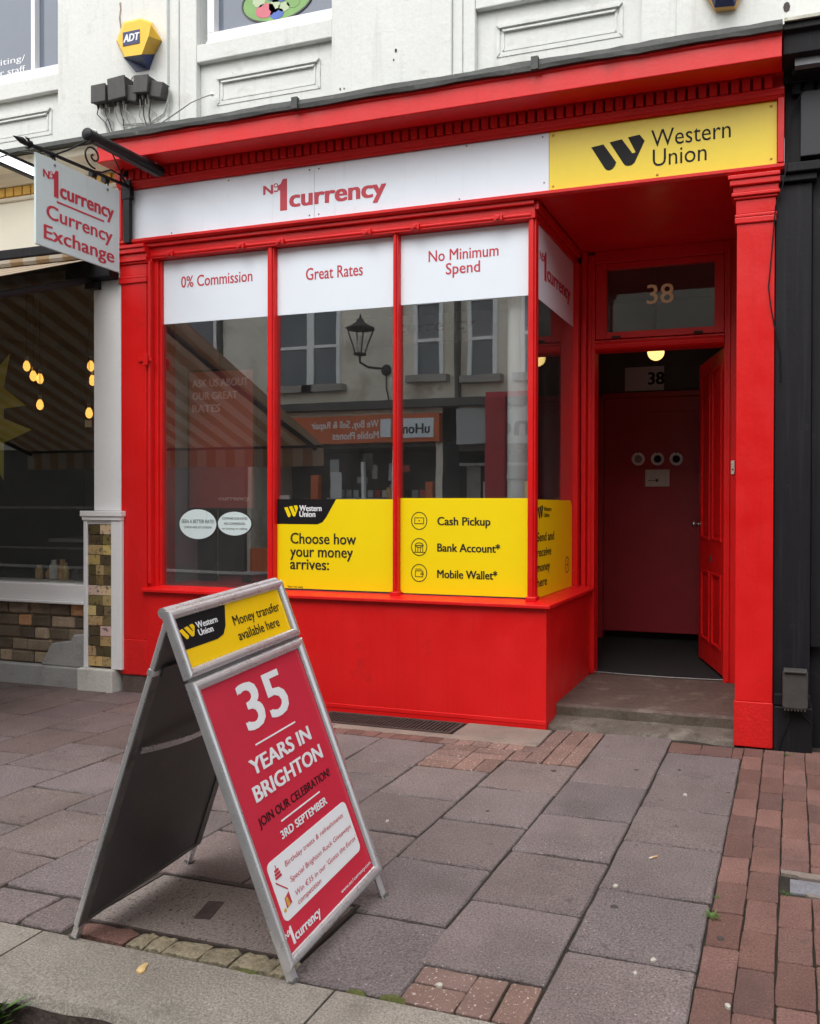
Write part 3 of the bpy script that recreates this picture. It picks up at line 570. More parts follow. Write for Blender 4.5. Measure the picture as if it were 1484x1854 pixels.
kp = DF(.055, 1.27, 0); mb = MB(); mb.lathe(kp, [(.0, -.001), (.026, .0), (.024, .006), (.010, .010), (.009, .035), (.020, .042), (.027, .052), (.027, .062), (.018, .074), (.0, .077)], BRASS, 20, DF.n); mb.build('door_knob', door)
mb = MB(); mb.fbox(DF, .012, .040, 1.45, 1.62, -.001, .004, REDI); mb.fbox(DF, .40, .45, .98, 1.03, -.001, .005, BRASS); mb.build('lock_plate', door)
# step, threshold and hall
mb = MB(); ys = .235
n = 26; top = []; 
for i in range(n+1):
    xx = -1.494+(1.494-.328)*i/n; f = .006*math.sin(xx*17)+.004*math.sin(xx*41+1); top.append((xx, f))
for i in range(n):
    (xa, fa), (xb, fb) = top[i], top[i+1]
    q = [(xa, ys+.004-fa*.2, .02), (xb, ys+.004-fb*.2, .02), (xb, ys-.004-fb, .095), (xa, ys-.004-fa, .095), (xa, ys+.008-fa, .112+fa*.3), (xb, ys+.008-fb, .112+fb*.3), (xb, 1.22, .124), (xa, 1.22, .124)]
    mb.add(q, [(0, 1, 2, 3)], STEPF); mb.add(q, [(3, 2, 5, 4), (4, 5, 6, 7)], STEPM)
mb.add([(-1.494, 1.22, .02), (-.328, 1.22, .02), (-.328, 1.22, .124), (-1.494, 1.22, .124)], [(0, 1, 2, 3)][::-1], STEPF)
mb.add([(-1.494, ys, .02), (-1.494, 1.22, .02), (-1.494, 1.22, .124), (-1.494, ys, .112)], [(0, 1, 2, 3)], STEPF); mb.add([(-.328, ys, .02), (-.328, 1.22, .02), (-.328, 1.22, .124), (-.328, ys, .112)], [(0, 1, 2, 3)], STEPF)
tag(mb.build('doorstep'), 'worn grey brown stone step in front of the open doorway', 'step')
mb = MB()
for i in range(20):
    xa, xb = -1.494+1.166*i/20, -1.494+1.166*(i+1)/20; f = lambda x: .02*math.sin(x*7)+.012*math.sin(x*19)
    ya, yb = .02+f(xa), .02+f(xb); za, zb = .012, .012
    q = [(xa, ya, -.03), (xb, yb, -.03), (xb, yb+.012, zb), (xa, ya+.012, za), (xb, .245, .036), (xa, .245, .036)]
    mb.add(q, [(0, 1, 2, 3), (3, 2, 4, 5)], RAMPM, True)
structure(mb.build('concrete_ramp'))
mb = MB(); mb.tube([(-1.465+.975*i/12, 1.205-.012*math.sin(math.pi*i/12), .134-.004*math.sin(math.pi*i/12)) for i in range(13)], .006, ALUD, 8); mb.build('threshold_strip', shop)
HX0, HX1, HY = -1.86, -.42, 2.86
mb = MB(); mb.box(HX0, HX1, 1.222, HY+.2, .06, .128, CARPET); mb.build('hall_floor', shop)
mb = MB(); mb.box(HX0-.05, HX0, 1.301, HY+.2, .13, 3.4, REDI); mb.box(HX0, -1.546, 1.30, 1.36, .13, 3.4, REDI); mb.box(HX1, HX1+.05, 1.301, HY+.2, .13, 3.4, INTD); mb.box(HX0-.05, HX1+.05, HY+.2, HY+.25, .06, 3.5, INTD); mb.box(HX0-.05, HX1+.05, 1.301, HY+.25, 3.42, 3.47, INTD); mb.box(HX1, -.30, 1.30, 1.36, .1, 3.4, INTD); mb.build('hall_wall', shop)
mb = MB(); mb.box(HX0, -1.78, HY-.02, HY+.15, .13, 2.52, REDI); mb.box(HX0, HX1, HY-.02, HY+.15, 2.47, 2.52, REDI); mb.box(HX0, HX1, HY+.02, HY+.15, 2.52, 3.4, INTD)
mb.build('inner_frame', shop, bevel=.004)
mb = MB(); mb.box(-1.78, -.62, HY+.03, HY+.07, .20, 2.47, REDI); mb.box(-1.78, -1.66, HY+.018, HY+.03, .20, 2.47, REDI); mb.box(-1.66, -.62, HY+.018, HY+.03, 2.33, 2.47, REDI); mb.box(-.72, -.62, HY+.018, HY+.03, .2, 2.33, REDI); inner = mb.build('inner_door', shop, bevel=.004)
fr = FAC(HY+.03)
mb = MB(); mb.box(-1.57, -1.19, HY+.005, HY+.02, 2.535, 2.765, mat('pale_glass_panel', (.50, .51, .52), .3)); mb.text(FAC(HY+.004), '38', -1.345, -1.185, 2.59, .12, INKB, .03); mb.build('inner_fanlight', shop)
# ceiling globe, seen just below the transom
t = thing('globe_lamp', (-1.04, 1.75, 2.58), 'lit round yellow globe lamp hanging inside the doorway', 'lamp')
gc = onp = Vector((-1.088, 1.75, 2.690)); mb = MB()
mb.lathe(gc, [(.070*math.sin(math.pi*i/14), -.070*math.cos(math.pi*i/14)) for i in range(15)], GLOBE, 24); mb.build('globe', t)
mb = MB(); mb.lathe(gc, [(.03, .066), (.03, .09), (.008, .092), (.008, .70)], BRASS, 12); mb.build('lamp_stem', t)
# ring fittings and notice on the inner door
ringproto = None; RG = 'round white fittings on the inner door'
for i, px in enumerate((1155, 1190, 1224)):
    p = on_plane(px, 831, HY+.018); l = ['leftmost of the three white ring fittings on the dark red inner door', 'middle one of the three white ring fittings above the notice', 'rightmost of the three white ring fittings on the dark red inner door'][i]
    r = thing('ring_fitting', p, l, 'fitting', RG)
    mb = MB(); fr = Frame(p); mb.lathe(p, [(.036, -.012), (.040, .008), (.052, .016), (.062, .012), (.064, -.012)], PVCW, 28, fr.n); mb.build('ring', r)
    mb = MB(); mb.lathe(p, [(.036, -.008), (.0, -.0075)], BRASS if i == 0 else INKB, 20, fr.n); mb.build('lens', r)
    mb = MB(); mb.fbox(fr, -.005, .005, .05, .066, .0, .018, INKG); mb.build('catch', r)
p0, p1 = on_plane(1168, 881, HY+.018), on_plane(1212, 850, HY+.018)
t = thing('notice', (p0.x, HY+.015, p0.z), 'small white notice below the three rings on the inner door', 'notice'); mb = MB(); fr = Frame((0, HY+.018, 0))
mb.fbox(fr, p0.x, p1.x, p0.z, p1.z, 0, .006, PAPER); mb.build('plate', t)
mb = MB(); mb.text(fr, 'eleven', p0.x+.03, p0.x+.09, p0.z+.052, .018, INKG, .01, .0065); cx_, cz_ = p0.x+.112, p0.z+.06
mb.poly(fr, [(cx_+.024*math.cos(math.pi*i/5+.3)*(1 if i % 2 else .4), cz_+.024*math.sin(math.pi*i/5+.3)*(1 if i % 2 else .4)) for i in range(10)], .0062, .0075, INKG); mb.build('lettering', t)
t = thing('doorbell', (-.425, YD-.01, 1.655), 'small cream doorbell push on the right door jamb', 'doorbell'); fr = FAC(YD-.004)
mb = MB(); mb.poly(fr, rrect(-.437, -.412, 1.655, 1.755, .006), 0, .016, PAPER); mb.build('case', t, bevel=.003); mb = MB(); mb.poly(fr, ell(-.4245, 1.69, .006, .006, 14), .016, .019, INKG); mb.build('button', t)
# ================================================================== signs on the fascia
t = thing('fascia_sign', (-3.1, .01, 3.411), 'long pale white fascia board with crimson currency lettering', 'sign'); fr = FAC(.011)
mb = MB(); mb.fbox(fr, -4.832, -3.194, 3.413, 3.783, 0, .008, SIGNW); mb.build('panel', t, bevel=.001); mb = MB(); mb.fbox(fr, -3.191, -1.489, 3.413, 3.783, 0, .008, SIGNW); mb.build('panel', t, bevel=.001)
fr2 = FAC(.011-.008); mb = MB(); no1(mb, fr2, -3.607, -2.634, 3.495, 3.725, INKR); mb.build('lettering', t)
mb = MB()
for xx in (-3.23, -3.155):
    for zz in (3.44, 3.755): mb.lathe(fr2(xx, zz), [(.006, -.001), (.005, .003), (0, .0035)], ALUD, 8, fr2.n)
for xx, zz in ((-2.05, 3.77), (-2.1, 3.43), (-1.52, 3.47), (-3.9, 3.76), (-4.4, 3.43), (-1.53, 3.76)): mb.lathe(fr2(xx, zz), [(.006, -.001), (.005, .003), (0, .0035)], ALUD, 8, fr2.n)
mb.build('screws', t)
t = thing('fascia_sign', (-.79, .01, 3.411), 'bright yellow fascia board with black emblem and Western Union lettering', 'sign')
mb = MB(); mb.fbox(fr, -1.486, -.103, 3.413, 3.783, 0, .010, SIGNY); mb.build('panel', t, bevel=.001); fr3 = FAC(.001)
mb = MB(); emblem(mb, fr3, -1.213, -.878, 3.495, 3.692, INKB); mb.text(fr3, 'Western', -.838, -.365, 3.605, .102, INKB, .0); mb.text(fr3, 'Union', -.828, -.505, 3.487, .102, INKB, .0); mb.build('lettering', t)
mb = MB()
for xx, zz in ((-1.46, 3.76), (-1.46, 3.44), (-.135, 3.755), (-.135, 3.45), (-.80, 3.435)): mb.lathe(fr3(xx, zz), [(.009, -.001), (.007, .004), (0, .0045)], OCHRE, 8, fr3.n)
mb.build('screws', t)
# ================================================================== window vinyls
GV = 'white lettered vinyls across the window tops'
fg = FAC(G0)
def vinyl(x0, x1, z0, z1, M, label, cat='window sticker', group=None, pts=None, name='window_vinyl'):
    t = thing(name, ((x0+x1)/2, G0, z0), label, cat, group); mb = MB(); mb.poly(fg, pts or [(x0, z0), (x1, z0), (x1, z1), (x0, z1)], .0003, .0015, M); mb.build('film', t); return t
def lines(t, fr, items, M, z=.0016, name='lettering'):
    mb = MB()
    for s in items: mb.text(fr, s[0], s[1], s[2], s[3], s[4], M, s[5] if len(s) > 5 else .012, z)
    mb.build(name, t)
t = vinyl(-4.544, -3.606, 2.782, 3.258, VINYLW, 'white window vinyl reading 0% Commission', group=GV); lines(t, fg, [('0% Commission', -4.385, -3.757, 3.045, .083)], INKR)
t = vinyl(-3.545, -2.608, 2.782, 3.258, VINYLW, 'white window vinyl reading Great Rates', group=GV); lines(t, fg, [('Great Rates', -3.31, -2.856, 3.015, .085)], INKR)
t = vinyl(-2.565, -1.642, 2.787, 3.258, VINYLW, 'white window vinyl reading No Minimum Spend', group=GV); lines(t, fg, [('No Minimum', -2.358, -1.855, 3.062, .075), ('Spend', -2.232, -1.985, 2.968, .075)], INKR)
fs = Frame((-1.60, 0, 0), Y3, Z3)                             # outside of the side pane, facing the porch
t = thing('window_vinyl', (-1.60, .6, 2.78), 'white side window vinyl in the porch with crimson currency lettering', 'window sticker', GV)
mb = MB(); mb.fbox(fs, .106, 1.019, 2.775, 3.258, .0003, .0015, VINYLW); mb.build('film', t); mb = MB(); no1(mb, fs, .16, .93, 2.93, 3.13, INKR, .0016); mb.build('lettering', t)
# yellow money transfer posters
t = vinyl(-3.545, -2.608, .825, 1.462, VINYLY, 'yellow window poster reading Choose how your money arrives', name='window_poster')
mb = MB(); mb.poly(fg, [(-3.545, 1.285), (-3.215, 1.285), (-3.175, 1.30), (-3.145, 1.335), (-3.065, 1.4625), (-3.545, 1.4625)], .0016, .0026, INKB); hd = mb.build('black_header', t)
mb = MB(); emblem(mb, fg, -3.487, -3.372, 1.333, 1.420, VINYLY, .0027); mb.build('emblem', hd); lines(hd, fg, [('Western', -3.362, -3.180, 1.378, .042, .035), ('Union', -3.362, -3.230, 1.336, .042, .035)], INKW, .0027)
lines(t, fg, [('Choose how', -3.435, -2.905, 1.145, .078, .018), ('your money', -3.438, -2.93, 1.052, .078, .018), ('arrives:', -3.438, -3.120, .962, .078, .018), ('*fees may apply', -3.46, -3.33, .832, .012, .01)], INKG)
t = vinyl(-2.565, -1.642, .822, 1.470, VINYLY, 'yellow window poster listing Cash Pickup, Bank Account and Mobile Wallet', pts=rrect(-2.565, -1.642, .822, 1.470, .03, corners=(1, 0, 0, 1)), name='window_poster')
lines(t, fg, [('Cash Pickup', -2.290, -1.907, 1.288, .056, .026), ('Bank Account*', -2.290, -1.838, 1.110, .056, .026), ('Mobile Wallet*', -2.290, -1.858, .932, .056, .026)], INKG)
cxi = -2.424
for zc, kind in ((1.316, 0), (1.138, 1), (.962, 2)):
    mb = MB(); mb.ring(fg, cxi, zc, .060, .061, .006, .0016, .0026, INKG, 40)
    def rr(x0, x1, z0, z1, w=.005): 
        for a in ((x0, x1, z0, z0+w), (x0, x1, z1-w, z1), (x0, x0+w, z0+w, z1-w), (x1-w, x1, z0+w, z1-w)): mb.fbox(fg, cxi+a[0], cxi+a[1], zc+a[2], zc+a[3], .0016, .0026, INKG)
    if kind == 0: rr(-.036, .036, -.021, .023); mb.poly(fg, ell(cxi, zc+.001, .005, .005, 12), .0016, .0026, INKG)
    if kind == 1:
        mb.ring(fg, cxi, zc+.013, .032, .018, .005, .0016, .0026, INKG, 24); mb.fbox(fg, cxi-.033, cxi+.033, zc+.008, zc+.014, .0016, .0027, INKG)
        for q in (-.027, -.009, .009, .027): mb.fbox(fg, cxi+q-.0025, cxi+q+.0025, zc-.033, zc+.004, .0016, .0026, INKG)
        mb.fbox(fg, cxi-.047, cxi+.047, zc-.038, zc-.033, .0016, .0026, INKG)
    if kind == 2: rr(-.030, .030, -.028, .017); mb.fbox(fg, cxi-.028, cxi+.018, zc+.024, zc+.029, .0016, .0026, INKG); rr(.012, .034, -.012, .002, .004)
    mb.build('icon', t)
t = thing('window_poster', (-1.60, .5, .82), 'yellow side window poster in the porch reading Send and receive money here', 'window sticker')
mb = MB(); mb.poly(fs, rrect(.108, 1.0, .815, 1.462, .06, corners=(0, 1, 0, 0)), .0003, .0015, VINYLY); mb.build('film', t)
lines(t, fs, [('Send and', .125, .52, 1.185, .06, .02), ('receive', .125, .45, 1.085, .06, .02), ('money', .125, .42, .985, .06, .02), ('here', .125, .35, .885, .06, .02), ('Western', .27, .45, 1.385, .03, .02), ('Union', .27, .40, 1.345, .03, .02)], INKG)
mb = MB(); emblem(mb, fs, .135, .255, 1.335, 1.425, INKG, .0016); mb.ring(fs, .87, .985, .055, .06, .007, .0016, .0026, INKG, 32); mb.fbox(fs, .84, .90, .982, .988, .0016, .0026, INKG); mb.fbox(fs, .867, .873, .95, 1.02, .0016, .0026, INKG); mb.build('icon', t)
# two oval stickers on the left pane
for (xc, zc, rx, rz, l, tx) in ((-4.236, 1.276, .172, .118, 'larger oval white sticker asking about a better rate, left in the window', [('SEEN A BETTER RATE?', -4.38, -4.09, 1.283, .027), ('COME IN AND LET US KNOW!', -4.36, -4.11, 1.245, .017)]),
                                (-3.912, 1.283, .152, .094, 'smaller oval white sticker beside the better rate one', [('COMPARE OUR RATES', -4.02, -3.80, 1.312, .018), ('NO COMMISSION', -4.0, -3.82, 1.274, .018), ('on buying or selling', -4.02, -3.80, 1.240, .014)])):
    t = thing('oval_sticker', (xc, G0, zc-rz), l, 'window sticker', 'oval stickers in the left pane'); mb = MB(); mb.poly(fg, ell(xc, zc, rx, rz, 48), .0003, .0012, INKG); mb.build('rim', t)
    mb = MB(); mb.poly(fg, ell(xc, zc, rx-.007, rz-.007, 48), .0013, .0020, BOARDW); mb.build('film', t); lines(t, fg, [(*q[:5], .0) for q in tx], INKG, .0021)
# ================================================================== inside the exchange shop
IN = thing('shop_interior', (-3.2, 1.8, 0), 'dim grey room behind the window panes of the red shopfront', 'room')
mb = MB(); mb.box(-4.85, -1.88, 4.4, 4.45, 0, 3.64, INTD); mb.box(-1.905, -1.90, 1.301, 4.4, 0, 3.64, INTD); mb.box(-4.85, -4.76, .16, 4.4, 0, 3.64, INTD); mb.box(-1.90, -1.58, 1.24, 1.30, 0, 3.64, INTD); mb.box(-4.85, -1.56, .101, .16, 3.373, 3.64, INTD); mb.box(-1.585, -1.56, .16, 1.24, 3.373, 3.64, INTD); mb.build('wall', IN)
mb = MB(); mb.box(-4.759, -4.745, .13, .949, .766, 3.26, INTG); mb.build('side_panel', IN)
mb = MB(); mb.box(-4.85, -1.56, .161, 4.45, 3.641, 3.68, INTD); mb.build('ceiling', IN); mb = MB(); mb.box(-4.75, -1.88, 1.151, 4.4, .0, .05, INTD); mb.build('floor', IN)
mb = MB(); mb.box(-4.62, -1.65, .13, 1.149, .766, .78, INTD); mb.build('window_board', IN)
mb = MB(); mb.box(-4.2, -2.3, 3.2, 3.6, .05, 1.15, SHUT); mb.box(-4.25, -2.25, 3.15, 3.65, 1.151, 1.19, INTG); mb.build('counter', IN)
mb = MB(); mb.lathe((-1.765, .22, .78), [(.070, 0), (.070, 2.5)], PVCW, 28); mb.lathe((-1.765, .22, 1.6), [(.0745, 0), (.0745, .03)], PVCW, 28); mb.build('round_pipe', IN)
YP_ = .42; a_, b_2 = on_plane(343, 675, YP_), on_plane(458, 920, YP_); fi = FAC(YP_)
t = thing('poster_panel', ((a_.x+b_2.x)/2, YP_, .78), 'dim red poster stand behind the left pane reading Ask us about our great rates', 'poster')
mb = MB(); mb.fbox(fi, a_.x-.02, b_2.x+.02, b_2.z-.02, a_.z+.02, -.03, 0, INKG); mb.build('frame', t); mb = MB(); mb.fbox(fi, a_.x, b_2.x, b_2.z, a_.z, 0, .004, POSTIN); mb.build('sheet', t)
lines(t, fi, [('ASK US ABOUT', a_.x+.03, b_2.x-.04, a_.z-.12, .06, .03), ('OUR GREAT', a_.x+.03, b_2.x-.14, a_.z-.22, .06, .03), ('RATES', a_.x+.03, b_2.x-.30, a_.z-.32, .06, .03), ('currency', a_.x+.28, b_2.x-.03, b_2.z+.06, .035, .03)], mat('dull_lettering', (.75, .45, .42), .6), .0045)
mb = MB(); mb.fbox(fi, a_.x+.06, a_.x+.22, .782, b_2.z-.02, -.05, -.02, INKB); mb.fbox(fi, b_2.x-.12, b_2.x-.05, .782, b_2.z-.02, -.05, -.02, INKB); mb.build('stand_leg', t)
t = thing('leaflet_stand', (-3.95, .75, .78), 'dark leaflet stand behind the smaller oval sticker, right of the poster stand', 'stand'); mb = MB(); mb.box(-4.0, -3.9, .72, .76, .781, 1.50, SHUT); mb.build('post', t); mb = MB(); mb.box(-4.05, -3.85, .68, .80, .781, .80, SHUT); mb.build('foot', t); mb = MB(); mb.box(-4.03, -3.87, .70, .718, 1.30, 1.50, INTG); mb.build('rack', t)
t = thing('wall_sign', (-3.6, 3., 3.2), 'faint crimson currency lettering hung high at the back inside the shop', 'sign'); fb = FAC(3.0)
mb = MB(); mb.fbox(fb, -4.75, -3.0, 3.15, 3.46, 0, .01, PVCW); mb.build('board', t); lines(t, fb, [('currency', -4.086, -3.19, 3.27, .13, .035)], INKR, .011)
# ================================================================== A-BOARD
o = Vector((-1.418, -2.588, .065)); AM = Matrix.Rotation(.079*.6, 3, 'X')
AM = Matrix.Rotation(-.0, 3, 'Z') @ Matrix.Rotation(-.334, 3, 'Y') @ Matrix.Rotation(.079, 3, 'X')
FA = Frame(o, AM @ Y3, AM @ Z3)
WH = .2985; HM, HT = .902, 1.126
A = thing('folding_sign', (-1.80, -2.58, 0), 'silver framed folding pavement sign with a crimson 35 Years in Brighton poster', 'sign')
def frame_rails(mb, fr, x0, x1, y0, y1, w, d0, d1, M):
    """four mitred snap-frame rails with a rounded face"""
    out = [(x0, y0), (x1, y0), (x1, y1), (x0, y1)]; inn = [(x0+w, y0+w), (x1-w, y0+w), (x1-w, y1-w), (x0+w, y1-w)]
    for k in range(4):
        a, b = out[k], out[(k+1) % 4]; c, d = inn[(k+1) % 4], inn[k]; lay = []
        for s, z in ((0, d0), (0, d1-.010), (.10, d1-.003), (.32, d1), (.70, d1-.002), (.92, d1-.008), (1, d1-.014)):
            lay.append((fr(a[0]+(d[0]-a[0])*s, a[1]+(d[1]-a[1])*s, z), fr(b[0]+(c[0]-b[0])*s, b[1]+(c[1]-b[1])*s, z)))
        q = [p for l in lay for p in l]; mb.add(q, [(2*i, 2*i+1, 2*i+3, 2*i+2) for i in range(6)], M, True)
def leaf_back(mb, fr, x0, x1, y0, y1, z0, z1, M): mb.fbox(fr, x0, x1, y0, y1, z0, z1, M)
mb = MB(); frame_rails(mb, FA, -WH, WH, 0, HM, .034, -.022, .006, ALU); mb.fbox(FA, -WH, WH, 0, HM, -.0225, -.021, ALU); mf = mb.build('poster_frame', A)
mb = MB(); frame_rails(mb, FA, -WH, WH, HM+.010, HT, .030, -.022, .006, ALU); mb.fbox(FA, -WH, WH, HM+.010, HT, -.0225, -.021, ALU); mb.fbox(FA, -WH+.004, WH-.004, HM+.001, HM+.009, -.02, -.008, ALUD); hf = mb.build('header_frame', A)
mb = MB(); mb.fbox(FA, -WH+.02, WH-.02, .02, HM-.02, -.020, -.010, POSTR); ps = mb.build('poster', mf)
mb = MB(); mb.fbox(FA, -WH+.02, WH-.02, HM+.03, HT-.02, -.020, -.010, POSTY); hs_ = mb.build('header_sheet', hf)
mb = MB(); mb.poly(FA, [(-.280, .998), (-.115, .998), (-.082, 1.006), (-.060, 1.030), (-.030, 1.098), (-.280, 1.098)], -.0098, -.0088, INKB)
z = -.0087; emblem(mb, FA, -.266, -.196, 1.027, 1.068, POSTY, z, .001); mb.text(FA, 'Western', -.190, -.090, 1.049, .021, INKW, .035, z); mb.text(FA, 'Union', -.190, -.122, 1.025, .021, INKW, .035, z)
z = -.0098; mb.text(FA, 'Money transfer', -.018, .242, 1.020, .033, INKB, .008, z); mb.text(FA, 'available here', -.018, .212, .968, .033, INKB, .008, z); mb.build('header_lettering', hf)
mb = MB(); mb.text(FA, '35', -.120, .122, .683, .152, INKW, .022, z)
for a in ((-.110, .115, .636, .641), (-.112, .117, .381, .386)): mb.fbox(FA, *a, z, z+.001, INKW)
mb.text(FA, 'YEARS IN', -.168, .172, .556, .050, INKW, .035, z); mb.text(FA, 'BRIGHTON', -.192, .200, .478, .050, INKW, .035, z); mb.text(FA, 'JOIN OUR CELEBRATION!', -.212, .204, .408, .028, INKB, .012, z); mb.text(FA, '3RD SEPTEMBER', -.136, .136, .333, .026, INKW, .035, z)
mb.text(FA, 'www.no1currency.com', .05, .256, .050, .012, INKW, .01, z); no1(mb, FA, -.262, -.078, .048, .104, INKW, z); mb.build('lettering', mf)
mb = MB(); mb.poly(FA, rrect(-.242, .232, .117, .302, .022), z, z+.001, INKW); bx = mb.build('white_box', mf)
z2 = z+.0012; mb = MB()
for s, x0, x1, y in (('Birthday treats & refreshments', -.163, .192, .257), ('Special Brighton Rock Giveaways', -.163, .214, .206), ("Win €35 in our 'Guess the Euros'", -.163, .222, .160), ('competition', -.163, -.030, .133)):
    mb.text(FA, s, x0, x1, y, .016, INKR, .0, z2, slant=.18)
mb.build('lettering', bx)
mb = MB()
for a in ((-.222, -.190, .244, .252), (-.220, -.192, .254, .262), (-.217, -.195, .264, .272)): mb.poly(FA, rrect(*a, .003, 3), z2, z2+.001, INKR)
mb.fbox(FA, -.2075, -.2045, .272, .284, z2, z2+.001, INKR)
mb.poly(FA, [(-.228, .236), (-.186, .196), (-.184, .199), (-.226, .239)], z2, z2+.001, INKR)
mb.poly(FA, [(-.215, .150), (-.186, .155), (-.186, .190), (-.212, .180)], z2, z2+.001, INKR); mb.poly(FA, [(-.210, .152), (-.196, .155), (-.200, .180), (-.210, .178)], z2+.001, z2+.0016, OCHRE); mb.poly(FA, ell(-.225, .150, .006, .006, 12), z2, z2+.001, OCHRE); mb.build('picture', bx)
# rear leaf and hinge
tl, tr = FA(-WH, HT, -.03), FA(WH, HT, -.03)
bn, bf = Vector((-2.195, -2.893, .062)), Vector((-2.262, -2.262, .062))
bu = ((bf-bn).normalized()+(tr-tl).normalized()).normalized(); tm = (tl+tr)/2+Vector((-.02, 0, -.004)); bm_ = (bn+bf)/2; bt = (tm-bm_).normalized(); bt = (bt-bu*bt.dot(bu)).normalized()
FB = Frame(bm_, bu, bt); BL = (tm-bm_).dot(bt)                # normal faces +X: the inner side is what we see
mb = MB(); frame_rails(mb, Frame(bm_, -bu, bt), -WH-.012, WH+.012, 0, BL-.228, .034, -.004, .022, ALU); mb.fbox(FB, -WH-.012, -WH+.022, 0, BL-.228, -.001, .004, ALUD); mb.fbox(FB, WH-.022, WH+.012, 0, BL-.228, -.001, .004, ALUD); mb.fbox(FB, -WH+.022, WH-.022, 0, .012, -.001, .004, ALUD); rf = mb.build('rear_frame', A)
mb = MB(); mb.fbox(FB, -WH+.010, WH-.010, .004, BL-.232, -.012, -.0012, BACKP); mb.build('rear_panel', rf)
mb = MB(); frame_rails(mb, Frame(bm_, -bu, bt), -WH-.012, WH+.012, BL-.218, BL, .030, -.004, .022, ALU); mb.fbox(FB, -WH-.012, -WH+.018, BL-.218, BL, -.001, .004, ALUD); mb.fbox(FB, WH-.018, WH+.012, BL-.218, BL, -.001, .004, ALUD); rh = mb.build('rear_header_frame', A)
mb = MB(); mb.fbox(FB, -WH-.0125, -WH+.020, BL-.232, BL-.214, -.021, .0045, ALU); mb.fbox(FB, WH-.020, WH+.0125, BL-.232, BL-.214, -.021, .0045, ALU); mb.fbox(FB, -WH+.010, WH-.010, BL-.205, BL-.02, -.012, -.0012, mat('pale_back_panel', (.16, .16, .165), .5)); mb.fbox(FB, -WH+.02, WH-.02, BL-.235, BL-.205, -.001, .012, BACKP); mb.build('rear_header_panel', rh)
sp = BL-.51; mb = MB(); q = [FB(-WH+.03+(2*WH-.06)*i/10, sp, .012)+Vector((.03*math.sin(math.pi*i/10), 0, -.02*math.sin(math.pi*i/10))) for i in range(11)]; [mb.add([a, b, b+FB.ay*.022, a+FB.ay*.022, a-FB.n*.004, b-FB.n*.004, b+FB.ay*.022-FB.n*.004, a+FB.ay*.022-FB.n*.004], [(0, 1, 2, 3), (4, 7, 6, 5), (0, 4, 5, 1), (3, 2, 6, 7)], ALU) for a, b in zip(q[:-1], q[1:])]; mb.build('stay_strap', A)
mb = MB(); h1, h2 = FA(-WH+.01, HT-.004, -.012), FA(WH-.01, HT-.004, -.012); mb.tube([h1+Vector((-.012, 0, -.002)), h2+Vector((-.012, 0, -.002))], .017, ALU, 14); mb.build('hinge_rail', A)
def foot(fr, xc, y0, d, L, s):
    """flat channel leg that sticks out below its leaf"""
    mb = MB(); mb.fbox(fr, xc-.008, xc+.008, -L, .16, d-.020, d, ALU); mb.fbox(fr, xc-.006 if s > 0 else xc-.022, xc+.022 if s > 0 else xc+.006, -L, .10, d-.004, d-.001, ALU); mb.fbox(fr, xc-.012, xc+.012, -L, -L+.012, d-.024, d+.006, ALUD); return mb.build('foot', A, bevel=.002)
def drop(fr, xc): return fr(xc, 0, -.012).z/fr.ay.z
foot(FA, -WH+.016, 0, -.012, drop(FA, -WH+.016)+.002, 1); foot(FA, WH-.016, 0, -.012, drop(FA, WH-.016)+.002, -1)
foot(FB, -WH+.006, 0, -.001, drop(FB, -WH)-.001, 1); foot(FB, WH-.006, 0, -.001, drop(FB, WH)-.001, -1)
# ================================================================== hanging sign, its bracket and lamp
HXX = -4.74; FH = Frame((HXX, 0, 0), Y3, Z3)
t = thing('hanging_sign', (HXX, -.5, 3.12), 'square white board reading Currency Exchange hanging from the black iron bracket', 'sign')
mb = MB(); mb.fbox(FH, -.842, -.150, 3.124, 3.722, -.008, .008, BOARDW); mb.build('board', t, bevel=.002)
mb = MB(); zz = .0085
no1(mb, FH, -.79, -.202, 3.478, 3.665, INKR, zz); mb.fbox(FH, -.685, -.29, 3.445, 3.458, zz, zz+.001, INKR)
mb.text(FH, 'Currency', -.765, -.215, 3.318, .095, INKR, .02, zz); mb.text(FH, 'Exchange', -.785, -.20, 3.178, .095, INKR, .02, zz); mb.build('lettering', t)
mb = MB()
for yy in (-.70, -.26):
    mb.lathe(FH(yy, 3.69, .0), [(.009, .0), (.009, .012), (0, .0125)], ALUD, 10, X3); mb.tube([(HXX, yy+.012*math.cos(a*.5236), 3.735+.022*math.sin(a*.5236)) for a in range(13)], .004, BLACKM, 6)
mb.build('hanging_hook', t)
t = thing('sign_bracket', (HXX, 0, 3.38), 'black wrought iron bracket with a scroll carrying the white hanging sign', 'bracket')
mb = MB(); mb.box(-4.79, -4.735, -.055, -.022, 3.375, 3.80, BLACKM); mb.box(-4.80, -4.725, -.06, -.02, 3.70, 3.86, BLACKM); mb.lathe((HXX-.02, -.045, 3.86), [(.028, 0), (.034, .02), (.018, .05), (.0, .055)], BLACKM, 12); mb.build('wall_post', t, bevel=.003)
mb = MB(); mb.tube([(HXX, -.04, 3.79), (HXX, -.85, 3.755)], .0125, BLACKM, 8); mb.build('arm', t)
mb = MB(); mb.tube([(HXX, -.80, 3.757), (HXX, -.86, 3.755), (HXX, -.875, 3.755), (HXX, -.90, 3.755), (HXX, -.935, 3.757), (HXX, -1.0, 3.76)], [.02, .012, .026, .011, .022, .001], BLACKM, 10)
for dz, dx in ((.03, 0), (-.03, 0), (0, .03), (0, -.03)): mb.tube([(HXX, -.875, 3.755), (HXX+dx, -.89, 3.755+dz), (HXX+dx*1.2, -.915, 3.755+dz*1.2)], [.010, .008, .002], BLACKM, 6)
mb.build('spear_tip', t)
mb = MB()
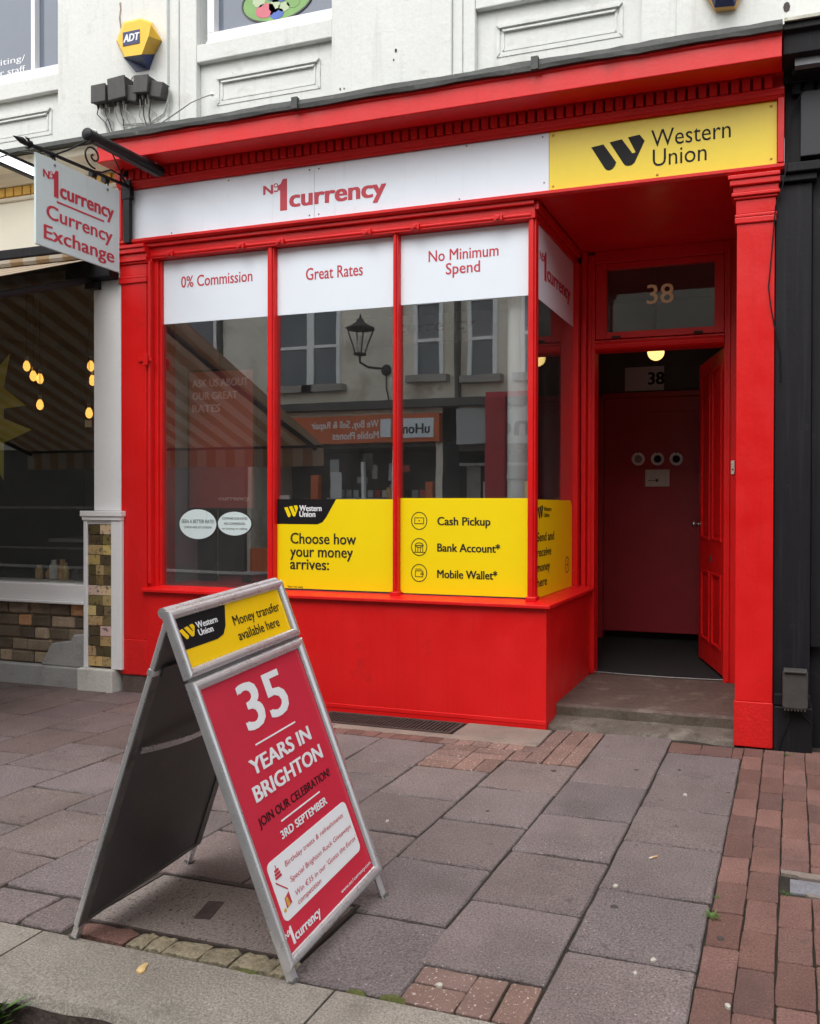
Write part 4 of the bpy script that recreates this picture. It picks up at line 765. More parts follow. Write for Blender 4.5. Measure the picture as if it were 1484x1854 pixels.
for yy in (-.70, -.36, -.25): mb.tube([(HXX-.02, yy-.02, 3.765), (HXX-.02, yy+.02, 3.765)], .022, BLACKM, 8); mb.tube([(HXX, yy, 3.76), (HXX, yy+.01, 3.70)], .005, BLACKM, 6)
mb.build('collar', t)
mb = MB(); pts = []
for i in range(34):
    a = math.pi*1.55 - i*.29; r = .085*(1-i/36)**1.15; pts.append((HXX, -.375+r*math.cos(a), 3.885+r*math.sin(a)))
mb.tube(pts, .0065, BLACKM, 8); mb.tube([(HXX, -.36, 3.785), (HXX, -.30, 3.80), (HXX, -.22, 3.85), (HXX, -.14, 3.845), (HXX, -.08, 3.80)], .006, BLACKM, 6)
pts = [(HXX, -.10+.04*(1-i/22)*math.cos(i*.35), 3.87+.04*(1-i/22)*math.sin(i*.35)) for i in range(20)]; mb.tube(pts, .005, BLACKM, 6); mb.build('scroll', t)
mb = MB(); mb.tube([(HXX, -.70, 3.76), (HXX+.08, -.66, 3.80), (HXX+.2, -.64, 3.845), (-4.44, -.66, 3.86)], .006, BLACKM, 6); mb.tube([(HXX-.01, -.70, 3.765), (-5.0, -.74, 3.80), (-5.25, -.70, 3.80)], .005, BLACKM, 6); mb.tube([(HXX, -.08, 3.80), (-4.60, -.35, 3.90), (-4.43, -.42, 3.86)], .005, BLACKM, 6); mb.build('stay_rod', t)
t = thing('sign_lamp', (-4.42, -.4, 3.80), 'black tubular strip lamp slung above the hanging sign', 'lamp')
mb = MB(); mb.tube([(-4.42, -.72, 3.842), (-4.42, -.085, 3.852)], .036, BLACKM, 18); mb.lathe((-4.42, -.72, 3.842), [(.036, 0), (.042, -.004), (.042, -.016), (.036, -.024), (0, -.026)], BLACKM, 18, Y3); mb.build('housing', t)
mb = MB(); mb.box(-4.438, -4.402, -.69, -.11, 3.804, 3.812, PLASTD); mb.build('diffuser', t); mb = MB()
for yy in (-.68, -.14): mb.tube([(-4.42, yy, 3.885), (-4.42, yy+.01, 3.892)], .010, PVCW, 8)
mb.tube([(-4.42, -.62, 3.87), (-4.43, -.66, 3.90)], .004, CABLE, 6); mb.build('cable_gland', t)
# ================================================================== white upper storey of the terrace
up = thing('terraced_house', (-3, 1, 3.9), 'white rendered upper storey with moulded panels and sash windows above the shops', 'house')
mb = MB(); YW = .10
mb.box(-14, 6, YW+.05, YW+.6, 3.86, 4.845, WHITEW)            # wall behind the recessed panels
def flat(x0, x1, y, z0=3.86, z1=9.0): mb.box(x0, x1, y, YW+.049, z0, z1, WHITEW)
flat(-5.59, -5.425, YW); flat(-5.424, -4.50, YW-.035); flat(-4.499, -4.415, YW-.012); flat(-4.414, -4.264, YW); flat(-3.117, -2.945, YW); flat(-2.944, -2.19, YW-.03); flat(-2.189, -2.12, YW-.010); flat(-2.119, -2.033, YW); flat(-.92, -.70, YW); flat(-.699, .62, YW-.03); flat(-14, -7.0, YW)
flat(.621, 6, YW)
for a, b in ((-6.999, -5.591), (-4.263, -3.118), (-2.032, -.921)):
    mb.box(a, b, YW+.004, YW+.049, 4.715, 4.845, WHITEW); mb.box(a, b, YW+.05, YW+.6, 7.2, 9.0, WHITEW)
for a, b in ((-5.59, -4.264), (-3.117, -2.033), (-.92, 6), (-14, -7.0)): mb.box(a, b, YW+.0495, YW+.6, 4.846, 9.0, WHITEW)
mb.box(-14, 6, -.15, .6, 9.0, 9.25, WHITEW); mb.build('wall', up, bevel=.006)
for a, b in ((-6.85, -5.70), (-4.115, -3.235), (-1.895, -1.045)):
    mb = MB(); fr = FAC(YW+.05)
    def mould(x0, x1, z0, z1, w, h):
        for q, hq in ((((x0, z0), (x1, z0), (x1-w, z0+w), (x0+w, z0+w)), h*.18), (((x1, z0), (x1, z1), (x1-w, z1-w), (x1-w, z0+w)), h*.4), (((x1, z1), (x0, z1), (x0+w, z1-w), (x1-w, z1-w)), h), (((x0, z1), (x0, z0), (x0+w, z0+w), (x0+w, z1-w)), h*.4)):
            vs = [fr(*p, 0) for p in q]+[fr(p[0], p[1], hq) for p in q]; mb.add(vs, [(4, 5, 6, 7), (0, 1, 5, 4), (2, 3, 7, 6), (1, 2, 6, 5), (3, 0, 4, 7)], WHITEW)
    mould(a, b, 4.395, 4.60, .022, .024); mould(a+.04, b-.04, 4.43, 4.565, .012, .018); mb.build('panel_moulding', up)
def window(x0, x1, mun, label=None):
    mb = MB(); w = .06
    mb.box(x0, x1, YW+.03, YW+.12, 4.846, 4.935, WHITEP); mb.box(x0, x1, YW+.015, YW+.03, 4.838, 4.862, WHITEP); mb.box(x0, x0+w, YW+.03, YW+.12, 4.936, 7.199, WHITEP); mb.box(x1-.008, x1, YW+.03, YW+.12, 4.936, 7.199, WHITEP); mb.box(x0+w, x1-.008, YW+.03, YW+.12, 7.1, 7.199, WHITEP); mb.box(x0+w, x1-.008, YW+.05, YW+.12, 6.0, 6.06, WHITEP)
    for q in mun: mb.box(q, q+.04, YW+.04, YW+.12, 4.936, 7.1, WHITEP)
    wf = mb.build('window', up, bevel=.003)
    mb = MB(); mb.box(x0+w, x1-.008, YW+.085, YW+.09, 4.935, 7.1, WINUP); mb.build('pane', wf); return wf
w1 = window(-7.0, -5.572, (-6.60, -5.912)); w2 = window(-4.19, -3.112, ()); w3 = window(-2.03, -.921, (-1.5,))
mb = MB(); fr = FAC(YW+.085); mb.text(fr, 'Recruiting/', -6.62, -6.025, 5.055, .05, INKW, .0); mb.text(fr, 'bar staff', -6.40, -6.022, 4.968, .05, INKW, .0); mb.build('lettering', w1)
mb = MB(); c0 = (-3.62, 5.11)
G1, G2, G3, G4 = [mat(n, c, .25, .1, 9) for n, c in (('leaded_green_glass', (.16, .33, .08)), ('leaded_pink_glass', (.55, .12, .16)), ('leaded_blue_glass', (.04, .10, .40)), ('leaded_pale_glass', (.40, .48, .30)))]
mb.poly(fr, ell(*c0, .30, .155, 30), .001, .004, G1); 
for (dx, dz, rx, rz, M) in ((-.10, -.06, .085, .055, G2), (.0, -.10, .06, .04, G3), (.06, -.06, .05, .035, G4), (.14, -.03, .06, .05, G1), (-.02, -.04, .05, .05, G4), (.03, .04, .12, .06, G3), (-.15, .03, .06, .06, G4)): mb.poly(fr, ell(c0[0]+dx, c0[1]+dz, rx, rz, 9), .0042, .006, M)
mb.ring(fr, *c0, .305, .160, .012, .001, .008, LEAD, 30); mb.build('stained_glass', w2)
# thin dark cracks and holes of the render are real small marks on the piers
t = thing('alarm_box', (-4.8, .03, 4.73), 'yellow and blue burglar alarm box with an ADT badge above the black junction boxes', 'alarm')
s2 = lambda u, v, Yp: on_plane(u*.2291, v*.2291, Yp)
Fv = [s2(*p, -.055) for p in ((985, 190), (1110, 158), (1190, 188), (1172, 285), (1118, 430), (988, 448), (935, 325))]
Ov = [s2(*p, .06) for p in ((975, 172), (1112, 142), (1203, 175), (1277, 322), (1222, 428), (1178, 550), (1068, 568), (975, 455), (916, 325))]
mb = MB(); V = Fv+Ov; f = lambda *i: list(i); 
mb.add(V, [f(6, 5, 4, 3, 2, 1, 0)[::-1], f(0, 1, 8, 7), f(1, 2, 9, 8), f(2, 3, 10, 9), f(0, 7, 15, 6), f(6, 15, 14, 5)], ALARMY)
mb.add(V, [f(5, 14, 13, 12, 11, 4)], ALARMB)
mb.build('case', t, bevel=.004); mb = MB(); mb.add([Fv[3], Fv[4], Ov[4], Ov[3]], [(0, 1, 2, 3)], mat('alarm_amber_lens', (.52, .30, .02), .3)); mb.build('strobe_lens', t)
q = [s2(*p, -.0575) for p in ((972, 256), (1104, 228), (1098, 350), (970, 366))]
bx_ = (q[1]-q[0]); by_ = (q[0]-q[3]); fr = Frame(q[3], bx_, by_ - bx_*(by_.dot(bx_)/bx_.dot(bx_))); wA, hA = bx_.length, by_.length
mb = MB(); mb.poly(fr, [(0, 0), (wA, 0), (wA, hA*.98), (0, hA*.98)], -.004, .0015, ALARMB); mb.text(fr, 'ADT', wA*.04, wA*.97, hA*.22, hA*.56, INKW, .05, .0017, slant=.15); mb.build('badge', t)
JL = ['leftmost small black junction box on the white pier', 'middle larger black junction box, set askew on the white pier', 'right hand black junction box under the alarm, trailing pale cables']; JG = 'black junction boxes on the white pier'
for i, (x0, x1, z0, z1, rot) in enumerate(((-5.115, -4.985, 4.475, 4.605, 0), (-4.955, -4.80, 4.475, 4.635, .06), (-4.715, -4.59, 4.49, 4.615, -.08))):
    yb = YW-.036; t = thing('junction_box', ((x0+x1)/2, yb, z0), JL[i], 'box', JG); cx, cz = (x0+x1)/2, (z0+z1)/2; fr = Frame((cx, yb, cz), (math.cos(rot), 0, math.sin(rot)), (-math.sin(rot), 0, math.cos(rot))); hw, hh = (x1-x0)/2, (z1-z0)/2
    mb = MB(); mb.fbox(fr, -hw, hw, -hh, hh, 0, .085, PLASTD); mb.fbox(fr, -hw-.004, hw+.004, -hh-.004, hh+.004, .0851, .10, PLASTD); mb.build('case', t, bevel=.006)
    if i:
        mb = MB(); fr2 = Frame((cx+.115, yb, cz-.045), (math.cos(-.25), 0, math.sin(-.25)), (-math.sin(-.25), 0, math.cos(-.25))); mb.fbox(fr2, -.055, .055, -.055, .06, 0, .07, PLASTD); mb.build('side_box', t, bevel=.006)
    mb = MB()
    for k in range(5): mb.lathe(fr(-hw+.02+k*.025, -hh, .05), [(.009, .002), (.010, -.012), (.005, -.03)], CABLE if k % 2 else PLASTD, 8)
    mb.build('cable_gland', t)
    for k in range(5):
        mb = MB(); p = fr(-hw+.02+k*.025, -hh-.015, .05); e = Vector((p.x+rnd.uniform(-.05, .09), yb-.01, 4.275)); mb.tube([p, p+Vector((rnd.uniform(-.012, .012), .0, -.05)), (p+e)/2+Vector((rnd.uniform(-.05, .05), .015, -.02)), e], .0038, PLASTD if (k+i) % 3 == 0 else CABLE, 6); mb.build('cable', t)
mb = MB(); pts = [on_plane(a, b, YW-.045) for a, b in ((305, 158), (307, 178), (296, 206), (272, 222), (240, 224), (222, 225))]; mb.tube(pts, .005, CABLE, 6); tag(mb.build('loose_cable'), 'pale cable looping from the right junction box down to the lead flashing', 'cable')
mb = MB(); pts = [on_plane(*p, y) for *p, y in ((291, 223, .05), (318, 205, -.02), (345, 186, .0), (365, 177, .06), (383, 171, .115))]; mb.tube(pts, .005, CABLE, 6); mb.lathe(on_plane(385, 171, YW+.0), [(.016, .0), (.012, -.015), (0, -.016)], PVCW, 10, Y3); tag(mb.build('aerial_wire'), 'thin grey wire stretched from the white panel recess to the lead flashing', 'wire')
t = thing('alarm_box', (-.41, .0, 4.38), 'dark navy and orange alarm box cut off by the top edge at the right', 'alarm'); fr = FAC(YW-.03)
mb = MB(); mb.poly(fr, [(-.345, 4.385), (-.465, 4.395), (-.535, 4.52), (-.49, 4.68), (-.34, 4.68), (-.285, 4.52)], 0, .05, mat('alarm_orange', (.66, .36, .10), .5)); mb.build('case', t, bevel=.008)
mb = MB(); a = [fr(*p, .12) for p in ((-.36, 4.42), (-.45, 4.425), (-.475, 4.52), (-.34, 4.52))]; b = [fr(*p, .051) for p in ((-.345, 4.386), (-.465, 4.396), (-.515, 4.53), (-.30, 4.53))]
mb.add(a+b, [(0, 3, 2, 1), (0, 1, 5, 4), (1, 2, 6, 5), (2, 3, 7, 6), (3, 0, 4, 7)], ALARMB); mb.build('sounder', t, bevel=.004)
mb = MB()
for (px, py, w, h) in ((783/2.473+400, 0, 0, 0),): pass
holes = [((716, 91), .009), ((712, 108), .005), ((611, 157), .006), ((618, 156), .004), ((300, 205), .006), ((232, 150), .006), ((252, 142), .007), ((1424, 12), .02)]
for (p, r) in holes:
    c = on_plane(*p, YW-.035); mb.poly(FAC(YW-.030 if p[0] < 600 or p[0] > 640 else YW), ell(c.x, c.z, r, r*1.5, 8), -.002, .003, GUM)
for pts in ([(217, 5), (218, 18), (216, 32), (219, 55)], [(214, 138), (212, 148), (217, 158)], [(240, 139), (236, 147)], [(262, 136), (266, 140)]):
    w = .008
    for a, b in zip(pts[:-1], pts[1:]):
        A_, B_ = on_plane(*a, YW-.038), on_plane(*b, YW-.038); mb.poly(FAC(YW-.0345), [(A_.x-w, A_.z), (A_.x+w, A_.z+.004), (B_.x+w*.7, B_.z), (B_.x-w*.7, B_.z-.003)], -.001, .003, RUBBLE)
mb.build('render_chips', up)
# ================================================================== cafe next door on the left
caf = thing('cafe_front', (-6.2, .3, 0), 'cream cafe shopfront with a dark window and white pilaster left of the red shop', 'shopfront')
CX = -4.868
mb = MB(); mb.box(-14, CX, 0, .35, 3.44, 3.852, CREAM); mb.sweep([(.3, 3.93), (-.05, 3.93), (-.07, 3.945), (-.10, 3.96), (-.12, 3.99), (-.20, 4.0), (-.22, 4.06), (.3, 4.06)], -14, CX, CREAM); mb.sweep([(.3, 3.40), (-.012, 3.405), (-.02, 3.425), (0, 3.44), (.3, 3.44)], -14, CX, CREAM); mb.sweep([(.3, 3.82), (-.015, 3.825), (-.025, 3.845), (-.02, 3.853), (.3, 3.853)], -14, CX, CREAM); mb.build('fascia', caf, bevel=.004)
mb = MB(); mb.box(-14, CX, -.018, .3, 3.854, 3.928, OCHRE); x = -8.
while x < CX-.06: mb.box(x, x+.075, -.034, -.018, 3.856, 3.926, OCHRE); x += .088
mb.build('ochre_band', caf, bevel=.006)
mb = MB(); mb.add([(-14, .09, 4.235), (CX+.005, .09, 4.235), (CX+.005, -.27, 4.098), (-14, -.27, 4.098), (-14, -.275, 4.065), (CX+.005, -.275, 4.065), (CX+.005, .09, 4.061), (-14, .09, 4.061)], [(0, 3, 2, 1), (3, 4, 5, 2), (4, 7, 6, 5), (1, 2, 5, 6)], LEAD); mb.build('lead_ledge', caf)
mb = MB(); mb.box(-5.128, -4.870, .0, .35, 1.372, 3.40, WHITEP); o_ = mb.build('pilaster', caf, bevel=.006)
mb = MB(); mb.box(-5.215, -4.822, -.05, .0, 1.33, 1.372, WHITEP); mb.box(-5.205, -4.832, -.04, -.004, 1.30, 1.33, WHITEP); mb.box(-5.2, -5.165, -.03, .3, .17, 1.30, WHITEP); mb.box(-4.935, -4.870, -.03, -.002, .17, 1.30, WHITEP); mb.box(-5.165, -4.935, -.018, .3, 1.27, 1.30, WHITEP); mb.box(-4.868, -4.835, -.03, -.004, .17, 1.30, WHITEP); mb.build('dado_frame', caf, bevel=.004)
mb = MB(); nrow = 14
for r in range(nrow):
    z0 = .185+(1.27-.185)*r/nrow; z1 = .185+(1.27-.185)*(r+1)/nrow-.004; k = rnd.choice([(.115, .115), (.076, .076, .078), (.09, .14), (.14, .09)]); x = -5.165
    for w in k:
        g = rnd.choice([.16, .35, .75, 1., 1.15, 1.3]); mb.ct = (g, g*rnd.uniform(.92, 1.1), g*rnd.uniform(.8, 2.0 if g > 1.1 else 1.2)); mb.box(x+.002, min(x+w-.002, -4.936), -.022+rnd.uniform(0, .002), .02, z0, z1, TILE); x += w
mb.ct = (1, 1, 1); mb.build('tile_panel', caf, bevel=.002, seg=1)
mb = MB(); mb.box(-5.235, -4.90, -.06, .3, -.03, .168, mat('weathered_white_base', (.56, .55, .51), .8, .12, 4, .4, 50, fine=.1, spots=[((.28, .27, .25), 6, .56, .7, .6)])); mb.build('pilaster_base', caf, bevel=.01)
mb = MB(); mb.box(-14, -5.202, -.02, .3, -.03, .155, GREYC); mb.build('grey_plinth', caf, bevel=.01)
mb = MB(); mb.box(-14, -5.202, .05, .3, .155, .66, RUBBLE)
z = .16
for r in range(5):
    x = -8.+rnd.uniform(0, .2); h = .095
    while x < -5.25:
        w = rnd.uniform(.11, .26); g = rnd.choice([.35, .5, .8, 1.2, .45, .6]); mb.ct = (g, g*.96, g*.88) if rnd.random() < .75 else (1.7, 1.15, .75); x1 = min(x+w, -5.206)
        if not (r < 2 and x > -5.62): mb.box(x+.006, x1-.006, .012+rnd.uniform(0, .02), .06, z+.004, z+h-.006, RUBBLE)
        x += w
    z += h+.002
mb.ct = (1, 1, 1); mb.build('stone_riser', caf, bevel=.010)
mb = MB(); mb.poly(FAC(.052), [(-5.66, .156), (-5.203, .156), (-5.203, .42), (-5.33, .41), (-5.36, .36), (-5.55, .33)], 0, .055, GREYC); mb.build('cement_patch', caf, bevel=.01)
mb = MB(); mb.box(-14, -5.203, -.04, .3, .648, .672, WHITEP); mb.box(-14, -5.203, -.02, .3, .672, .80, WHITEP); mb.build('window_sill', caf, bevel=.006)
mb = MB(); mb.box(-9, -5.13, .07, .078, .802, 3.40, GLASSD); mb.build('window_pane', caf)
mb = MB(); mb.box(-5.20, -5.129, .04, .12, .8, 1.33, BLACKP); mb.box(-5.165, -5.129, .04, .30, 1.373, 3.4, BLACKP); mb.box(-9, -5.13, .10, .13, 1.385, 1.405, ALUD); mb.box(-9, -5.13, .16, .18, 1.06, 1.075, ALUD); mb.build('window_frame', caf)
mb = MB(); mb.box(-9.05, -4.862, 3.6, 3.65, 0, 3.5, INTD); mb.box(-9, -4.9, .36, 3.6, 3.41, 3.435, INTD); mb.box(-9.05, -9, .31, 3.6, 0, 3.5, INTD); mb.box(-4.90, -4.862, .36, 3.6, 0, 3.5, INTD); mb.box(-9, -4.9, .31, 3.6, 0, .05, INTD); mb.build('inner_wall', caf)
mb = MB(); mb.box(-8, -5.25, 2.2, 2.6, .06, 1.0, SHUT); mb.box(-8, -5.22, 2.15, 2.65, 1.001, 1.04, INTG); mb.box(-7.4, -5.6, 3.4, 3.58, 2.0, 2.5, mat('dark_menu_board', (.12, .095, .06), .7)); mb.build('counter', caf)
mb = MB()
for i in range(8):
    h = rnd.uniform(.08, .17); r = rnd.uniform(.022, .036); M = (INTG, PAPER, TAN, SHUT, CREAML)[rnd.randrange(5)]; mb.lathe((-6.0+.085*i+rnd.uniform(-.015, .015), .26+rnd.uniform(-.03, .05), .80), [(r*.9, .005), (r, .015), (r, h*.7), (r*.55, h*.85), (r*.6, h), (0, h+.001)], M, 12)
for o_ in [mb.build('jar_row', caf)]: pass
BG = 'lit filament bulbs in the cafe window'; first = None
BLB = ['highest bulb at the left of the cafe bulb cluster', 'brightest bulb low in the middle of the cafe cluster', 'right hand bulb of the tight cafe cluster', 'lone lit bulb hanging below the cafe cluster', 'upper bulb against the white pilaster in the cafe window', 'second bulb down beside the white pilaster', 'lowest bulb beside the white pilaster, over a white card']
for i, (px, py) in enumerate(((48, 662), (60, 680), (72, 685), (72, 732), (164, 662), (167, 688), (161, 747))):
    p = on_plane(px, py, .42+.05*(i % 3))
    if first is None:
        first = thing('pendant_bulb', p, BLB[i], 'light bulb', BG)
        mb = MB(); mb.lathe(p, [(.001, -.05), (.018, -.04), (.028, -.015), (.024, .015), (.014, .035), (.012, .04)], BULB, 14); mb.build('bulb', first)
        mb = MB(); mb.lathe(p, [(.013, .04), (.014, .075), (.003, .08)], BRASS, 10); mb.build('cap', first); mb = MB(); mb.tube([p+Vector((0, 0, .08)), Vector((p.x, p.y, 3.41))], .0025, BLACKM, 5); mb.build('cord', first)
    else:
        r = first.copy(); COL.objects.link(r); r.location = p; r['label'] = BLB[i]; r['group'] = BG
        for ch in list(first.children):
            c = ch.copy(); COL.objects.link(c); c.parent = r
SGp = 'lime paper stars in the cafe window'
_a, _b = on_plane(18, 640, .2), on_plane(57, 778, .2)
for (cx, cz, r, a0, l) in ((_a.x-.40*math.cos(1.0), _a.z-.40*math.sin(1.0), .40, 1.0, 'upper lime paper star cut off by the left edge in the cafe window'), (_b.x-.44, _b.z, .44, .0, 'lower lime paper star pointing right in the cafe window')):
    t = thing('paper_star', (cx, .2, cz), l, 'star', SGp); mb = MB(); n = 10; pts = [(cx+(r if i % 2 == 0 else r*.39)*math.cos(a0+math.pi*i/5), cz+(r if i % 2 == 0 else r*.39)*math.sin(a0+math.pi*i/5)) for i in range(n)]
    fr = FAC(.20); c = fr(cx, cz, .05); vs = [fr(*p, 0) for p in pts]; mb.add(vs+[c], [(i, (i+1) % n, n) for i in range(n)], STARM); c2 = fr(cx, cz, -.05); mb.add(vs+[c2], [((i+1) % n, i, n) for i in range(n)], STARM); mb.build('points', t)
    mb = MB(); mb.tube([(cx, .2, cz+r*.38), (cx, .2, 3.41)], .002, BLACKM, 5); mb.build('cord', t)
p = on_plane(161, 767, .5); t = thing('menu_card', p, 'small white card hanging by the white pilaster in the cafe window', 'card'); mb = MB(); mb.box(p.x-.035, p.x+.035, .49, .494, p.z-.03, p.z+.03, PAPER); mb.build('card', t); mb = MB(); mb.tube([(p.x, .492, p.z+.03), (p.x, .492, 3.41)], .0015, BLACKM, 5); mb.build('cord', t)
# striped awning, seen nearly edge on and mirrored in the panes
t = thing('awning', (-6.5, -1.2, 3.3), 'open ochre and white striped awning reaching out from the cream cafe front', 'awning')
mb = MB(); mb.box(-9.5, -5.16, -.13, -.022, 3.325, 3.402, BLACKP); mb.build('cassette', t, bevel=.01)
mb = MB(); n = 12; xa, xb = -9.3, -5.02
prof = [(-.075-2.775*i/n, 3.278-1.19*i/n-.012*math.sin(math.pi*i/n)) for i in range(n+1)]
mb.sweep(prof + [(y, z-.004) for y, z in prof[::-1]], xa, xb, AWN); mb.build('canvas', t)
mb = MB(); mb.sweep([(-2.855, 2.085), (-2.860, 2.085), (-2.865, 1.86), (-2.860, 1.86)], xa, xb, AWN); mb.build('valance', t)
mb = MB(); mb.sweep([(-.07, 3.28), (-.12, 3.268), (-.135, 3.29), (-.13, 3.318), (-.09, 3.323), (-.06, 3.31)], xa, xb, AWN); mb.build('canvas_roll', t); mb = MB(); mb.tube([(xa, -2.85, 2.085), (xb, -2.85, 2.085)], .022, BLACKM, 8); mb.build('front_bar', t)
for xx in (-5.10, -9.2): mb = MB(); mb.tube([(xx, -.03, 3.14), (xx-.02, -1.4, 2.58), (xx, -2.82, 2.05)], .026, BLACKM, 10); mb.box(xx-.05, xx+.05, -.06, -.002, 3.06, 3.28, BLACKM); mb.build('folding_arm', t)
mb = MB(); mb.box(-5.30, -4.88, -.10, -.003, 3.12, 3.322, BLACKP); mb.build('end_bracket', t, bevel=.01)
# slim lit strip of the cafe's own projecting light
t = thing('strip_light', (-5.35, -.45, 3.83), 'black edged white strip light projecting from the cream cafe fascia', 'light')
mb = MB(); mb.box(-5.37, -5.33, -.95, -.02, 3.895, 3.915, BLACKM); mb.box(-5.37, -5.33, -.95, -.02, 3.815, 3.828, BLACKM); mb.build('housing', t); mb = MB(); mb.box(-5.365, -5.335, -.94, -.03, 3.829, 3.894, TUBE); mb.build('tube', t)
# ================================================================== black shop on the right
bk = thing('black_shopfront', (.6, .2, 0), 'all black painted shopfront adjoining the red pilaster on the right', 'shopfront')
mb = MB(); mb.box(-.110, .095, .02, .4, .26, 3.30, BLACKP); mb.build('pilaster', bk, bevel=.006)
mb = MB(); mb.box(-.104, .11, -.02, .4, -.03, .258, BLACKP); mb.box(-.104, .10, -.012, .02, .26, .33, BLACKP); mb.build('plinth', bk, bevel=.008)
mb = MB(); mb.box(-.105, .12, -.01, .4, 3.302, 3.345, BLACKP); mb.box(-.06, .14, -.035, .4, 3.346, 3.40, BLACKP); mb.build('capital', bk, bevel=.006)
mb = MB(); mb.box(-.060, 4, .03, .4, 3.401, 3.86, BLACKP); mb.sweep([(.4, 3.861), (-.02, 3.861), (-.03, 3.90), (-.20, 3.935), (-.21, 4.04), (-.24, 4.05), (-.24, 4.085), (.099, 4.17), (.4, 4.17)], -.068, 4, BLACKP); x = -.02
while x < 2: mb.box(x, x+.05, -.01, .03, 3.80, 3.86, BLACKP); x += .07
mb.build('fascia', bk, bevel=.004)
mb = MB(); mb.box(.028, 2.4, -.03, .03, 3.43, 3.80, SLATE); mb.build('sign_board', bk, bevel=.004)
mb = MB(); mb.box(-.005, 2.4, -.16, -.11, 3.885, 3.925, mat('pale_grey_trim', (.16, .17, .19), .5)); mb.box(-.02, 2.4, -.105, -.03, 3.87, 3.93, BLACKP); mb.build('light_trough', bk)
mb = MB(); mb.box(.096, 4, .14, .4, -.03, .6, BLACKP); mb.box(.096, .16, .06, .4, .6, 3.4, BLACKP); mb.build('stall_riser', bk, bevel=.005); mb = MB(); mb.box(.16, 3.5, .2, .21, .6, 3.4, GLASSD); mb.build('window_pane', bk); mb = MB(); mb.box(.1, 4, 2.5, 2.55, 0, 3.4, INTD); mb.box(.095, .1, .41, 2.5, 0, 3.4, INTD); mb.build('inner_wall', bk)
mb = MB(); mb.sweep([(.1, 4.171), (-.26, 4.088), (-.26, 4.105), (.1, 4.25)], -.062, 4, mat('mossy_white_ledge', (.55, .55, .46), .9, .2, 6, .4, 40, spots=[((.10, .11, .05), 9, .52, .66, .8)])); mb.build('ledge', bk)
t = thing('floodlight', (.015, -.03, .24), 'small black ribbed floodlight fixed low on the black pilaster', 'lamp'); mb = MB(); fr = FAC(-.012)
mb.poly(fr, rrect(-.055, .085, .262, .478, .02), 0, .085, PLASTD); mb.build('case', t, bevel=.012); mb = MB(); mb.fbox(fr, -.05, .08, .474, .486, .005, .10, PLASTD); [mb.fbox(fr, -.045+.018*i, -.035+.018*i, .252, .264, .01, .08, PLASTD) for i in range(7)]; mb.build('cowl', t, bevel=.003)
mb = MB(); mb.tube([(-.0, -.04, .255), (-.02, -.03, .17), (-.06, -.026, .06), (-.075, -.03, .01)], .004, INKB, 6); mb.tube([(.03, -.04, .255), (.07, -.03, .21), (.10, -.03, .18)], .004, INKB, 6); mb.build('cable', t)
mb = MB(); P_ = [(1484, 118, -.02), (1466, 146, -.03), (1452, 168, -.03), (1437, 192, -.012), (1430, 215, -.02), (1428, 260, .0), (1424, 300, -.045), (1416, 340, -.05), (1404, 372, -.03), (1400, 420, -.012), (1393, 500, -.010), (1391, 520, -.010), (1396, 560, -.010), (1404, 600, -.010), (1412, 640, .01), (1413, 690, .012)]
mb.tube([on_plane(*p) for p in P_], .0042, INKB, 6); tag(mb.build('loose_cable'), 'thin dark cable trailing from the black fascia across the red pilaster', 'cable')
# ================================================================== opposite side of the street (seen mirrored in the panes)
OY = -9.7; fo = Frame((0, OY, 0), -X3, Z3)
op = thing('stucco_building', (-8, OY-1, 0), 'stained cream building with sash windows across the street, mirrored in the shop panes', 'building', None)
mb = MB(); mb.box(-30, 14, OY-.5, OY, 2.69, 7.6, STONEO); mb.box(-30, 14, OY, OY+.22, 3.36, 3.52, mat('grey_string_course', (.11, .105, .10), .8)); mb.box(-30, 14, OY, OY+.35, 7.3, 7.65, STONEO); mb.box(-6.30, -6.24, OY, OY+.2, 3.53, 7.3, SHUT); mb.build('wall', op)
def owin(x0, x1, z0, z1):
    mb = MB(); 
    for a in ((x0-.08, x0, z0, z1), (x1, x1+.08, z0, z1), (x0, x1, z1, z1+.1), (x0, x1, (z0+z1)/2-.03, (z0+z1)/2+.03)): mb.box(a[0], a[1], OY-.02, OY+.07, a[2], a[3], PVCW)
    mb.box(x0-.2, x1+.2, OY, OY+.2, z0-.14, z0, mat('sill_grey', (.34, .32, .29), .8)); w = mb.build('window', op); mb = MB(); mb.box(x0, x1, OY-.02, OY+.03, z0, z1, WINDK); mb.build('pane', w)
for a in ((-10.35, -9.68, 3.9, 5.5), (-9.52, -8.98, 3.9, 5.5), (-7.15, -6.68, 4.0, 5.4), (-6.0, -5.55, 3.95, 5.4), (-4.9, -4.2, 3.95, 5.5), (-12.9, -12.0, 3.9, 5.5)): owin(*a)
mb = MB(); mb.box(-10.6, -8.85, OY, OY+.04, 5.75, 6.0, STONEO); mb.box(-12., -11.8, OY, OY+.06, 3.53, 7.2, SHUT); mb.build('downpipe', op)
ph = thing('phone_shop', (-8.3, OY-.5, 0), 'phone repair shop with an orange fascia across the street, mirrored in the panes', 'shopfront')
mb = MB(); mb.box(-11.2, -6.64, OY, OY+.16, 2.68, 3.24, ORANGE); mb.build('fascia', ph); fo2 = Frame((0, OY+.161, 0), -X3, Z3)
mb = MB(); mb.text(fo2, 'We Buy, Sell & Repair', 7.95, 9.5, 2.99, .15, INKW, .02); mb.text(fo2, 'Mobile Phones', 7.95, 9.0, 2.76, .15, INKW, .02); mb.build('lettering', ph)
